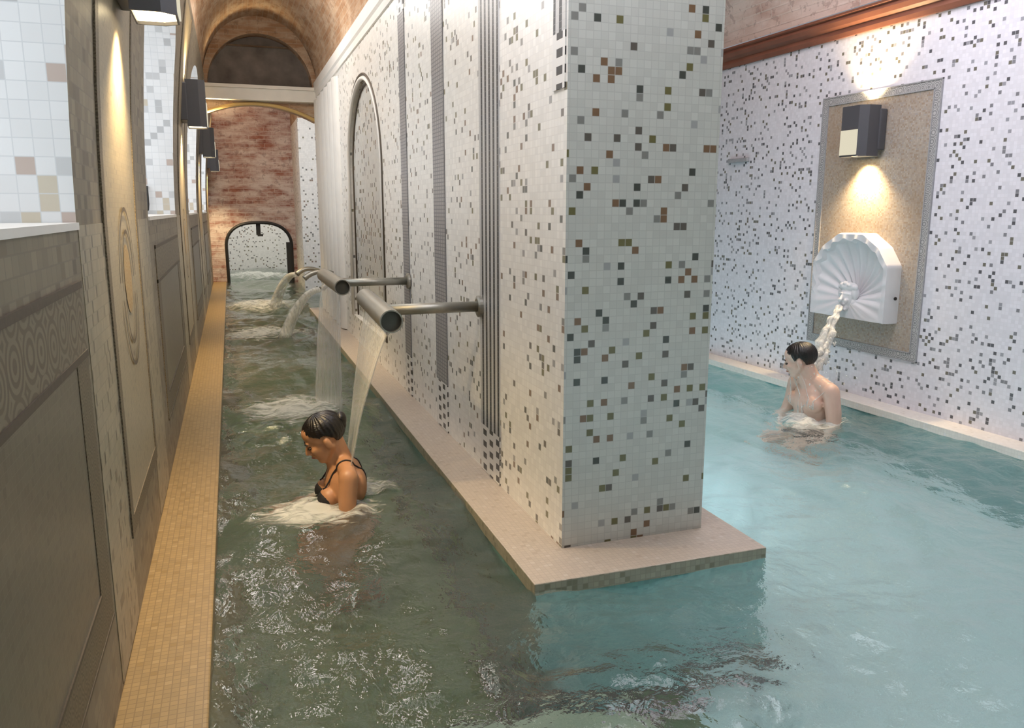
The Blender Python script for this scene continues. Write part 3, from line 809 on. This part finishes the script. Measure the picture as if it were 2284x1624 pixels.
# ------------------------------------------------------------------ marble shell fountain
fy, fz0 = 4.70, .625
shell = thing('shell_fountain', RW(fy, fz0, 0), 'white marble scallop shell wall fountain with a mask spout, under the wall lamp', 'fountain')
FD = .125; HWF = .365; FZS = 1.02; FZA = 1.235
outer = [(fy - HWF, fz0), (fy - HWF, FZS)] + [(fy + HWF * math.cos(math.radians(t)) * 1.0, FZS + (FZA - FZS) * math.sin(math.radians(t)) ** .9) for t in (155, 130, 108, 72, 50, 25)][::1]
outer = [(fy - HWF, fz0), (fy - HWF, FZS), (fy - .27, FZS + .125), (fy - .12, FZA), (fy + .12, FZA), (fy + .27, FZS + .125), (fy + HWF, FZS), (fy + HWF, fz0)]
# dense outline for lofting to the shell rim
def dense(ol, n):
    L = [math.dist(a_, b_) for a_, b_ in zip(ol[:-1], ol[1:])]; T = sum(L); out = []
    for k in range(n):
        s_ = T * k / (n - 1); i = 0
        while i < len(L) - 1 and s_ > L[i]: s_ -= L[i]; i += 1
        f_ = min(1, s_ / L[i]); out.append((ol[i][0] + (ol[i + 1][0] - ol[i][0]) * f_, ol[i][1] + (ol[i + 1][1] - ol[i][1]) * f_))
    return out
NS = 181
do = dense(outer + [outer[0]], NS)
cyS, czS = fy, .765
a = MB(); rows = []
rows.append([RW(y, z, .004) for y, z in do])
rows.append([RW(y, z, FD - .03) for y, z in do])
sh = lambda y, z, k: (cyS + (y - cyS) * k, czS + (z - czS) * k)
rows.append([RW(*sh(y, z, .985), FD) for y, z in do])
NF = 15
radii = lin(.90, .10, 22)
for k, rr in enumerate(radii):
    row = []
    for i, (y, z) in enumerate(do):
        ang = math.atan2(z - czS, y - cyS)
        ph = (ang + .4) / (math.pi + .8) * NF * math.pi
        rib = math.cos(2 * ph)
        edge = rr * (1 + (.022 * rib if k < 4 else 0))
        yy, zz = cyS + (y - cyS) * edge, czS + (z - czS) * edge
        dep = math.sin(min(1, (1 - rr) / .9) * math.pi * .62) ** .8 if rr < .9 else 0
        deg = math.degrees(ang); low = max(0, min(1, (min(deg, 180 - deg) + 28) / 45)) if -90 <= deg else max(0, min(1, (-180 - deg + 28) / 45)); up = (.45 + .55 * max(0, math.sin(ang)) ** .6) * low
        row.append(RW(yy, zz, FD - .105 * dep * up + .010 * rib * min(1, low + .15) * min(1, (1 - rr) * 6 + .15) * min(1, rr * 2.2)))
    rows.append(row)
for r in rows: a.v += r
for i in range(len(rows) - 1):
    for j in range(NS - 1):
        a.f.append((i * NS + j, i * NS + j + 1, (i + 1) * NS + j + 1, (i + 1) * NS + j)); a.m.append(0)
# bottom closing face
nr = len(rows)
for i in range(nr - 1):
    pass
a.add([RW(fy, .765, FD - .04)], [])
c_ = len(a.v) - 1
for j in range(NS - 1): a.f.append(((nr - 1) * NS + j, (nr - 1) * NS + j + 1, c_)); a.m.append(0)
o = a.build('shell', M['marble'], shell, True); fixn(o)
for p in o.data.polygons: p.use_smooth = True
try:
    md = o.modifiers.new('edge', 'EDGE_SPLIT'); md.split_angle = math.radians(38)
except Exception: pass
# mask
b = Blob()
P = lambda dy, dz, off: RW(fy + dy, .775 + dz, off)
b.ell(P(0, 0, .10), (.055, .062, .085)); b.ell(P(0, .075, .10), (.05, .075, .035)); b.ell(P(0, -.07, .115), (.04, .04, .035))
b.cap(P(0, .02, .15), P(0, -.015, .17), .009, .014)
for s_ in (-1, 1):
    b.cap(P(.01 * s_, .03, .148), P(.045 * s_, .025, .135), .010, .008)
    b.ell(P(.03 * s_, -.02, .145), (.018, .018, .016)); b.ell(P(.065 * s_, .03, .10), (.03, .025, .045)); b.ell(P(.06 * s_, -.04, .10), (.025, .02, .04))
    b.ell(P(.035 * s_, .09, .13), (.02, .022, .018)); b.ell(P(.07 * s_, .075, .11), (.02, .022, .02))
b.cap(P(-.02, -.045, .15), P(.02, -.045, .15), .009, .009); b.cap(P(-.02, -.085, .145), P(.02, -.085, .145), .012, .012)
b.ell(P(0, .10, .13), (.02, .025, .02))
b.mesh('mask', M['marble'], .004, 3, shell)
a = MB(); a.tube([RW(4.325 - .0, .80, .05), RW(4.318, .80, .05)], .012, 10); a.build('drain_hole', M['iron'], shell)

# ------------------------------------------------------------------ cascade pipes of the narrow pool
def cascade(y, z, label, ends):
    t = thing('cascade_pipe', (XM, y, z), label, 'water spout', 'steel cascade pipes on the dividing wall')
    a = MB(); a.tube([(XM - .006, y, z), (XM - .022, y, z)], .055, 24); a.tube([(XM - .022, y, z), (XM - .028, y, z)], [.055, .04], 24)
    a.build('flange', M['steel'], t)
    a = MB(); a.tube([(XM - .02, y, z), (.71, y, z)], .027, 20, True); a.build('arm', M['steel'], t, True)
    a = MB(); n = 28; r0, r1 = .052, .046; (x0, y0), (x1, y1) = ends
    # hollow outlet tube with a slit along the bottom left
    p0, p1 = Vector((x0, y0, z)), Vector((x1, y1, z)); d = (p1 - p0).normalized(); sd = Vector((0, 0, 1)).cross(d).normalized()
    V = []; F = []
    for p in (p0, p1):
        for r in (r0, r1):
            for k in range(n):
                an = 2 * math.pi * k / n
                V.append(p + sd * math.cos(an) * r + Vector((0, 0, math.sin(an) * r)))
    for k in range(n):
        j = (k + 1) % n
        F += [(k, j, 2 * n + j, 2 * n + k), (n + j, n + k, 3 * n + k, 3 * n + j), (j, k, n + k, n + j), (2 * n + k, 2 * n + j, 3 * n + j, 3 * n + k)]
    a.add(V, F); o = a.build('outlet_tube', M['steel'], t, True); md = o.modifiers.new('edge', 'EDGE_SPLIT'); md.split_angle = math.radians(40)
    a = MB(); a.tube([p0 + d * .03, p0 + d * .036], r1, n); a.build('bore_shade', M['steel_dark'], t)  # dark disc for the shade inside the open end
    return t
cascade(3.91, .915, 'nearest steel cascade pipe, jutting from the dark striped tile band', ((.645, 3.49), (.69, 4.50)))
cascade(5.67, .90, 'second steel cascade pipe, jutting from the grey tile band further back', ((.667, 5.32), (.665, 6.42)))
# falling sheets
def sheet(name, top, bot, th, label, grp, mat, zt, zb, bow=.0):
    """top/bot: ((x,y),(x,y)) ends of the curtain, closed thin body"""
    V = []; UV = []; nt, nw = 26, 15
    for side in (0, 1):
        for i in range(nt):
            t = i / (nt - 1); tt = t ** .5 if False else t
            for j in range(nw):
                s_ = j / (nw - 1)
                def lerp(a_, b_, q): return a_ + (b_ - a_) * q
                tx = lerp(top[0][0], top[1][0], s_); ty = lerp(top[0][1], top[1][1], s_)
                bx = lerp(bot[0][0], bot[1][0], s_); by = lerp(bot[0][1], bot[1][1], s_)
                q = math.sqrt(t) * .55 + t * .45
                z = lerp(zt, zb, t)
                w_ = th * math.sin(math.pi * (.08 + .84 * s_)) * (1 + .5 * noise.noise((s_ * 6, t * 2, 3))) * (.5 if side == 0 else -.5)
                x = lerp(tx, bx, q) + w_ + .006 * noise.noise((s_ * 9, t * 3, 7)); y = lerp(ty, by, q) + .012 * noise.noise((s_ * 5, t * 4, 1))
                V.append((x, y, z)); UV.append((lerp(ty, by, 0), z))
    F = []; S = nt * nw
    for i in range(nt - 1):
        for j in range(nw - 1):
            k = i * nw + j
            F += [(k, k + 1, k + nw + 1, k + nw), (S + k + 1, S + k, S + k + nw, S + k + nw + 1)]
        for j in (0, nw - 1):
            k = i * nw + j; F.append((k, k + nw, S + k + nw, S + k) if j == 0 else (k + nw, k, S + k, S + k + nw))
    for i in (0, nt - 1):
        for j in range(nw - 1):
            k = i * nw + j; F.append((k, S + k, S + k + 1, k + 1))
    o = mk(name, V, F, M[mat], None, True, (bot[0][0], bot[0][1], zb), None, UV)
    return tag(o, label, 'falling water', grp)
sheet('water_curtain', ((.66, 3.53), (.70, 4.48)), ((.45, 3.72), (.52, 4.22)), .022, 'clear water curtain from the nearest pipe onto the back of the woman', 'falling water', 'sheet', .872, .10)
sheet('water_curtain', ((.655, 5.38), (.66, 6.40)), ((.64, 5.40), (.52, 6.05)), .03, 'clear water curtain falling from the second pipe into foam', 'falling water', 'sheet', .856, .005)

# distant goosenecks with jets
def ray(px, py):
    ct, st, cp, sp = math.cos(YAW), math.sin(YAW), math.cos(PITCH), math.sin(PITCH)
    r = px - 1142; v = py - 812; up = -v * cp - FPX * sp; fw = FPX * cp - v * sp
    return Vector((r * ct + fw * st, -r * st + fw * ct, up))
goose = [(8.7, [(1.19, .66), (1.02, .665), (.93, .64), (.87, .57)], (.66, 9.05), 'low curved steel spout nearest the niche, jetting into the channel', .05),
         (9.75, [(1.12, .66), (1.0, .70), (.88, .69), (.78, .60)], None, 'middle curved steel spout beyond the second pipe', 0),
         (11.2, [(1.19, .55), (1.05, .62), (.92, .66), (.80, .54)], (.72, 12.2), 'farthest curved steel spout beside the gap in the wall', .06)]
for y, pts, foot, label, jr in goose:
    t = thing('curved_spout', (1.19, y, pts[0][1]), label, 'water spout', 'curved spouts at the far end')
    P4 = [Vector((x, y, z)) for x, z in pts]
    sm = []
    for k in range(17):
        q = k / 16; b0 = (1 - q) ** 3; b1 = 3 * q * (1 - q) ** 2; b2 = 3 * q * q * (1 - q); b3 = q ** 3
        sm.append(P4[0] * b0 + P4[1] * b1 + P4[2] * b2 + P4[3] * b3)
    a = MB(); a.tube(sm, [.022 + .012 * k / 16 for k in range(17)], 12); a.build('neck', M['steel'], t, True)
    a = MB(); a.tube([(1.184, y, pts[0][1]), (1.168, y, pts[0][1])], .045, 16); a.build('flange', M['steel'], t)
    if foot:
        e = sm[-1]; jt = []
        for k in range(14):
            q = k / 13; jt.append((e.x + (foot[0] - .18 - e.x) * q, e.y + (foot[1] - e.y) * q, e.z * (1 - q * q) * (1) + 0 * q))
        a = MB(); a.tube(jt, [jr * (.5 + .9 * k / 13) for k in range(14)], 12)
        o = a.build('water_jet', M['jet'], None, True, (e.x, e.y, 0), [(v[1] * .3 + v[0], v[2]) for v in a.v])
        tag(o, 'white water jet from the ' + ('low spout nearest the niche' if y < 9 else 'farthest curved spout'), 'falling water', 'falling water')
# jet of the shell fountain
s0 = Vector(RW(4.70, .715, .16)); foot = Vector((3.90, 4.60, .27))
a = MB(); JR = random.Random(5)
for st in range(11):
    ox, oy, oz, sp, ph = JR.uniform(-1, 1), JR.uniform(-1, 1), JR.uniform(-1, 1), JR.uniform(.3, 1.0), JR.uniform(0, 9)
    jt = []; jr = []; K = 34; q1 = JR.uniform(.8, 1.08)
    for k in range(K):
        q = k / (K - 1) * q1
        p = s0.lerp(foot, q); p.z = s0.z + (foot.z - s0.z) * (q ** 1.3)
        sw = .008 + .055 * q * sp
        jt.append((p.x + sw * (ox + .7 * noise.noise((q * 7, ph, 2))), p.y + sw * (oy + .7 * noise.noise((q * 7, ph, 5))), p.z + sw * .5 * oz)); jr.append(max(.003, (.008 + .014 * q) * (1 + .9 * noise.noise((q * 11, ph, 3)))))
    a.tube(jt, jr, 10)
for d_ in range(60):
    q = JR.uniform(.35, 1.05); p = s0.lerp(foot, q); p.z = s0.z + (foot.z - s0.z) * (q ** 1.3); w_ = .10 * q
    c0 = (p.x + JR.uniform(-w_, w_), p.y + JR.uniform(-w_, w_), p.z + JR.uniform(-w_, w_)); rr = JR.uniform(.003, .009)
    a.tube([(c0[0], c0[1], c0[2] - rr * 1.4), c0, (c0[0], c0[1], c0[2] + rr)], [rr * .4, rr, rr * .3], 8)
a.v = [tuple(Vector(v) + Vector((noise.noise(Vector(v) * 30), noise.noise(Vector(v) * 30 + Vector((9, 0, 0))), noise.noise(Vector(v) * 30 + Vector((0, 9, 0))))) * .010) for v in a.v]
o = a.build('water_jet', M['jet'], None, True, tuple(foot), [(v[1] + v[0], v[2]) for v in a.v])
tag(o, 'thick white water jet from the shell mask onto the man', 'falling water', 'falling water')

# small fitting high on the right wall
a = MB(); q = [RW(y, z, o_) for y in (6.08, 6.36) for z in (1.81, 1.845) for o_ in (0.0, .03)]
a.add(q, [(0, 1, 3, 2), (4, 6, 7, 5), (0, 4, 5, 1), (2, 3, 7, 6), (0, 2, 6, 4), (1, 5, 7, 3)])
o = a.build('wall_fitting', M['grey_frame'], None, False, tuple(RW(6.22, 1.81))); fixn(o); bevel(o, .006); tag(o, 'small pale grey fitting on the right wall beside the pillar edge', 'fitting')
# small hook on the second window reveal
a = MB(); a.tube([(-.545, 6.366, 1.56), (-.545, 6.34, 1.55), (-.545, 6.335, 1.44), (-.55, 6.34, 1.40), (-.575, 6.35, 1.385)], .009, 8)
o = a.build('window_hook', M['iron'], None, True, (-.545, 6.36, 1.4)); tag(o, 'thin dark hook on the white reveal of the second window', 'hook')

# ------------------------------------------------------------------ people
def frame(fwd, tilt):
    f = Vector(fwd).normalized(); u = Vector((0, 0, 1)); s = u.cross(f)     # s = left of the person
    ct, st = math.cos(tilt), math.sin(tilt)
    return f * ct - u * st, s, u * ct + f * st
def head(b, hc, F, S, U, k=1.0, man=False):
    R = Matrix((F, S, U)).transposed()
    L = lambda a, s, u: Vector(hc) + (F * a + S * s + U * u) * k
    E = lambda a, s, u, r: b.ell(L(a, s, u), tuple(q * k for q in r), R)
    E(-.012, 0, .03, (.096, .075, .083)); E(.03, 0, -.03, (.060, .061, .082)); E(.056, 0, -.094, (.028, .032, .024))
    E(.045, 0, .045, (.048, .058, .05))
    for s in (-1, 1):
        b.cap(L(-.012, .054 * s, -.045), L(.045, .024 * s, -.098), .020 * k, .017 * k)
        E(.062, .036 * s, -.030, (.026, .022, .022))
        E(-.008, .075 * s, -.018, (.019, .010, .033)); E(-.004, .080 * s, -.008, (.012, .008, .016))
    b.cap(L(.083, -.03, .012), L(.083, .03, .012), .012 * k, .012 * k)
    b.cap(L(.088, 0, .004), L(.108, 0, -.034), .008 * k, .013 * k); b.ell(L(.094, 0, -.040), (.012 * k,) * 3)
    E(.086, 0, -.060, (.012, .022, .008)); E(.084, 0, -.072, (.012, .019, .008))
    return L
def face_parts(parent, L, R, k=1.0):
    for s in (-1, 1):
        b = bmesh.new(); bmesh.ops.create_uvsphere(b, u_segments=12, v_segments=8, radius=1, matrix=Matrix.Translation(L(.083, .031 * s, -.010)) @ R.to_4x4() @ Matrix.Diagonal((.011 * k, .015 * k, .007 * k, 1)))
        me = [tuple(v.co) for v in b.verts]; fs = [tuple(v.index for v in f.verts) for f in b.faces]; b.free()
        mk('eye', me, fs, M['eye'], parent, True)
        a = MB(); a.tube([L(.094, .014 * s, .013), L(.094, .03 * s, .019), L(.084, .047 * s, .013)], [.004 * k, .0045 * k, .003 * k], 8); a.build('eyebrow', M['hair'], parent, True)
    a = MB(); a.tube([L(.086, .022, -.067), L(.098, 0, -.066), L(.086, -.022, -.067)], [.003 * k, .006 * k, .003 * k], 8); a.build('lips', M['lips'], parent, True)
def hair_cap(parent, L, line, k=1.0, bun=False, grow=1.0):
    NU, NV = 128, 40
    V = []; F = []; keep = {}
    def interp(a):
        for (a0, z0), (a1, z1) in zip(line[:-1], line[1:]):
            if a <= a1: return z0 + (z1 - z0) * max(0, min(1, (a - a0) / (a1 - a0)))
        return line[-1][1]
    # shell of polar rings from the crown down to the hairline
    outer_, inner_ = [], []
    for i in range(NV):
        for j in range(NU):
            an = 2 * math.pi * j / NU
            lo = interp(math.cos(an) * .104) + .010 * noise.noise((math.cos(an) * 14, math.sin(an) * 14, 4))
            zmax = .118 * grow
            zb = lo
            # elevation parameter
            u1 = .032; rz = .092 * grow
            e_low = math.asin(max(-.98, min(.98, (zb - u1) / rz)))
            e = math.pi / 2 + (e_low - math.pi / 2) * i / (NV - 1)
            rx_, ry_ = .107 * grow, .085 * grow
            nz = 1 + .022 * noise.noise((math.cos(an) * 3 + i * .02, math.sin(an) * 9, i * .05)) + .020 * noise.noise((math.cos(an) * 9, math.sin(an) * 16, i * .03)) * min(1, i / 8) + .012 * math.sin(an * 31 + 3 * noise.noise((an, i * .08, 2))) * min(1, i / 10)
            if i == NV - 1: nz -= .035
            outer_.append(L((-.016 + rx_ * math.cos(e) * math.cos(an) * nz), ry_ * math.cos(e) * math.sin(an) * nz, u1 + rz * math.sin(e) * nz))
            inner_.append(L((-.014 + .088 * math.cos(e) * math.cos(an)), .068 * math.cos(e) * math.sin(an), u1 + .075 * math.sin(e)))
    n = NU * NV
    V = outer_ + inner_
    for i in range(NV - 1):
        for j in range(NU):
            q = (i * NU + j, (i + 1) * NU + j, (i + 1) * NU + (j + 1) % NU, i * NU + (j + 1) % NU)
            F.append(q); F.append(tuple(n + x for x in q[::-1]))
    for j in range(NU):
        F.append(((NV - 1) * NU + j, n + (NV - 1) * NU + j, n + (NV - 1) * NU + (j + 1) % NU, (NV - 1) * NU + (j + 1) % NU))
    o = mk('hair', V, F, M['hair'], parent, True)
    if bun:
        b = Blob(); b.ell(L(-.112, 0, .035), (.030, .036, .042)); b.ell(L(-.108, 0, .01), (.02, .026, .03)); b.ell(L(-.122, 0, .05), (.018, .022, .022))
        b.mesh('hair_bun', M['hair'], .004, 3, parent)
def hand(b, wrist, d, side_v, up_v, k=1.0, curl=.35, thumb=1):
    d = Vector(d).normalized(); s = (Vector(side_v) - d * Vector(side_v).dot(d)).normalized(); n_ = d.cross(s)
    R = Matrix((d, s, n_)).transposed(); w_ = Vector(wrist)
    b.ell(w_ + d * .05 * k, (.055 * k, .040 * k, .016 * k), R)
    for q, ln in zip((-.03, -.010, .010, .030), (.062, .078, .074, .064)):
        p0 = w_ + d * .088 * k + s * q * k
        d1 = (d + n_ * curl * .6 + s * q * 2).normalized(); d2 = (d + n_ * curl * 1.6 + s * q * 2).normalized()
        p1 = p0 + d1 * ln * .45 * k; p2 = p1 + d2 * ln * .55 * k
        b.chain([p0 - d * .02, p0, p1, p2], [.0095 * k, .0095 * k, .009 * k, .0075 * k])
    p0 = w_ + d * .03 * k - s * .032 * k * thumb; p1 = p0 + (d * .6 - s * .8 * thumb + n_ * .3).normalized() * .035 * k; p2 = p1 + (d * .9 - s * .35 * thumb + n_ * .4).normalized() * .03 * k
    b.chain([p0, p1, p2], [.012 * k, .0105 * k, .0085 * k])

# --- woman in the narrow channel
wx, wy = .435, 3.83
wo = thing('person', (wx, wy, -.93), 'woman with black hair in a bun and black bikini standing under the nearest water curtain', 'person')
W = lambda a, s, z: Vector((wx - a, wy - s, z))
F_, S_, U_ = frame((-1, .06, 0), math.radians(27))
hc = W(.072, 0, .322)
b = Blob()
L = head(b, hc, F_, S_, U_, .98)
b.cap(L(-.03, 0, -.04), W(-.012, 0, .19), .050, .052); b.cap(L(.0, 0, -.07), W(.02, 0, .17), .038, .045)
b.ell(W(-.02, 0, .07), (.098, .145, .15)); b.ell(W(.0, 0, -.06), (.092, .130, .14)); b.ell(W(-.03, 0, -.22), (.088, .120, .16)); b.ell(W(-.06, 0, -.40), (.118, .160, .13))
for s in (-1, 1):
    b.cap(W(-.01, .03 * s, .20), W(-.02, .14 * s, .165), .040, .042); b.ell(W(-.018, .158 * s, .150), (.048, .046, .052))
    b.ell(W(.065, .068 * s, .035), (.052, .055, .055)); b.ell(W(-.075, .08 * s, .09), (.04, .06, .085))
    el = W(.0, .195 * s, -.12) if s > 0 else W(.06, .20 * s, -.09)
    wr = W(.10, .19 * s, -.30) if s > 0 else W(.25, .13 * s, -.16)
    b.chain([W(-.018, .16 * s, .15), W(-.006, .18 * s, .04), el], [.046, .043, .036]); b.chain([el, el.lerp(wr, .35), wr], [.037, .037, .025])
    hand(b, wr, wr - el, (0, 1, 0) if s > 0 else (.3, 1, .2), (0, 0, 1), .95, .3, thumb=s)
    kn = W(.20, .10 * s, -.56); an = W(-.06, .10 * s, -.87)
    b.chain([W(-.06, .085 * s, -.42), W(.08, .095 * s, -.50), kn], [.088, .078, .058]); b.chain([kn, kn.lerp(an, .35), an], [.055, .055, .034])
    b.ell(W(-.09, .08 * s, -.42), (.07, .075, .09)); b.chain([an, W(.03, .105 * s, -.908), W(.12, .11 * s, -.922)], [.034, .028, .018])
body = b.mesh('body', M['skin_w'], .0055, 4, wo); body['label'] = 'bare skin, body bent slightly forward'
face_parts(body, L, Matrix((F_, S_, U_)).transposed(), .98)
hair_cap(wo, L, [(-.11, -.045), (-.06, -.045), (-.03, -.01), (.0, .022), (.03, .022), (.055, .035), (.075, .060), (.104, .068)], .98, True)
bvh = BVHTree.FromPolygons([v.co + world_loc(body) for v in body.data.vertices], [p.vertices[:] for p in body.data.polygons])
def strap(bvh, pts, r, n=30, off=.002):
    pts = [Vector(p) for p in pts]; out = []
    for k in range(n):
        q = k / (n - 1) * (len(pts) - 1); i = min(int(q), len(pts) - 2); p = pts[i].lerp(pts[i + 1], q - i)
        c, nr_, _, _ = bvh.find_nearest(p); out.append(c + nr_ * off)
    return out
bk = MB()
for s in (-1, 1):
    bk.tube(strap(bvh, [W(.10, .07 * s, .09), W(.05, .09 * s, .2), W(-.02, .10 * s, .24), W(-.1, .08 * s, .17), W(-.13, .05 * s, .05), W(-.13, .03 * s, -.04)], .006), .0042, 8)
bk.tube(strap(bvh, [W(.12, .02, -.01), W(.10, .12, -.01), W(.02, .17, -.01), W(-.08, .15, -.02), W(-.14, .05, -.03), W(-.14, -.05, -.03), W(-.08, -.15, -.02), W(.02, -.17, -.01), W(.10, -.12, -.01), W(.12, -.02, -.01)], .009, 60), .010, 8)
bik = bk.build('bikini_top', M['black_fabric'], wo, True)
for s in (-1, 1):
    b = Blob(); b.ell(W(.074, .068 * s, .030), (.050, .054, .050)); b.mesh('bikini_cup', M['black_fabric'], .005, 2, bik)
b = Blob(); b.ell(W(-.062, 0, -.41), (.125, .168, .09)); b.mesh('bikini_bottom', M['black_fabric'], .008, 2, wo)

# --- man under the shell fountain
mx_, my_ = 3.77, 4.48
mo = thing('person', (mx_, my_, -.93), 'dark-haired bare-chested man in the wide pool under the shell fountain jet', 'person')
G = lambda a, s, z: Vector((mx_ - a, my_ - s, z))
F_, S_, U_ = frame((-.68, .73, 0), math.radians(14))
hc = G(.085, -.045, .375)
b = Blob()
L = head(b, hc, F_, S_, U_, 1.01, True)
b.cap(L(-.03, 0, -.05), G(.0, 0, .22), .058, .066); b.cap(L(.0, 0, -.08), G(.03, 0, .20), .045, .055)
b.ell(G(-.01, 0, .075), (.115, .16, .165)); b.ell(G(.01, 0, -.10), (.105, .150, .17)); b.ell(G(-.01, 0, -.28), (.100, .14, .16)); b.ell(G(-.03, 0, -.42), (.12, .16, .12))
for s in (-1, 1):
    b.cap(G(-.01, .03 * s, .235), G(-.01, .14 * s, .20), .050, .054); b.ell(G(-.008, .178 * s, .178), (.060, .058, .066))
    b.ell(G(.055, .085 * s, .085), (.050, .085, .060)); b.ell(G(-.085, .09 * s, .08), (.045, .075, .11))
    el = G(-.02, .235 * s, -.14) if s > 0 else G(.05, .235 * s, -.13)
    wr = G(.07, .22 * s, -.40) if s > 0 else G(.10, .22 * s, -.38)
    b.chain([G(-.008, .184 * s, .175), G(-.01, .215 * s, .05), el], [.056, .053, .043]); b.chain([el, el.lerp(wr, .35), wr], [.044, .043, .029])
    hand(b, wr, wr - el, (0, 1, 0), (0, 0, 1), 1.08, .3, thumb=s)
    kn = G(.24, .13 * s, -.58); an = G(-.03, .13 * s, -.865)
    b.chain([G(-.03, .09 * s, -.44), G(.11, .11 * s, -.51), kn], [.095, .085, .062]); b.chain([kn, kn.lerp(an, .35), an], [.06, .06, .038])
    b.ell(G(-.07, .08 * s, -.44), (.075, .08, .09)); b.chain([an, G(.06, .13 * s, -.905), G(.16, .135 * s, -.918)], [.038, .03, .02])
body = b.mesh('body', M['skin_m'], .0058, 4, mo); body['label'] = 'bare wet skin'
face_parts(body, L, Matrix((F_, S_, U_)).transposed(), 1.01)
hair_cap(mo, L, [(-.11, -.062), (-.05, -.050), (-.02, .0), (.0, .024), (.02, .015), (.04, .0), (.055, .05), (.08, .062), (.104, .070)], 1.01)
b = Blob(); b.ell(G(-.03, 0, -.43), (.127, .168, .10))
for s in (-1, 1): b.cap(G(-.03, .09 * s, -.45), G(.08, .105 * s, -.50), .103, .093)
b.mesh('swim_trunks', M['black_fabric'], .008, 2, mo)

# water running off the man's shoulders
bvm = BVHTree.FromPolygons([v.co + world_loc(body) for v in body.data.vertices], [p.vertices[:] for p in body.data.polygons])
a = MB(); JR = random.Random(11)
for k in range(46):
    s_ = JR.uniform(-.20, .22); fr_ = JR.random() < .62; z0_ = JR.uniform(.06, .24); z1_ = z0_ - JR.uniform(.06, .2); dx = JR.uniform(-.02, .02); ds = JR.uniform(-.02, .02)
    path = [G(.20 if fr_ else -.2, s_, z0_), G(.20 if fr_ else -.2, s_ + ds, max(-.01, z1_))] if JR.random() < .75 else [G(.03, s_, .32), G(-.05, s_ * 1.05, .31), G(-.14, s_, .22)]
    pts = strap(bvm, path, .003, 14, .0005)
    a.tube(pts, [max(.0008, (.0035 + .004 * noise.noise((q * .5, k * 3.1, 1))) * math.sin(math.pi * (q + .6) / 14.2)) for q in range(14)], 6)
for k in range(70):
    c0 = G(JR.uniform(-.22, .14), JR.uniform(-.22, .22), JR.uniform(.20, .36)); rr = JR.uniform(.002, .006)
    a.tube([(c0[0], c0[1], c0[2] - rr * 1.4), c0, (c0[0], c0[1], c0[2] + rr)], [rr * .4, rr, rr * .3], 6)
o = a.build('splash', M['jet'], None, True, (mx_, my_, 0)); tag(o, 'white water splashing over the shoulders and chest of the man', 'splash', None, 'stuff')
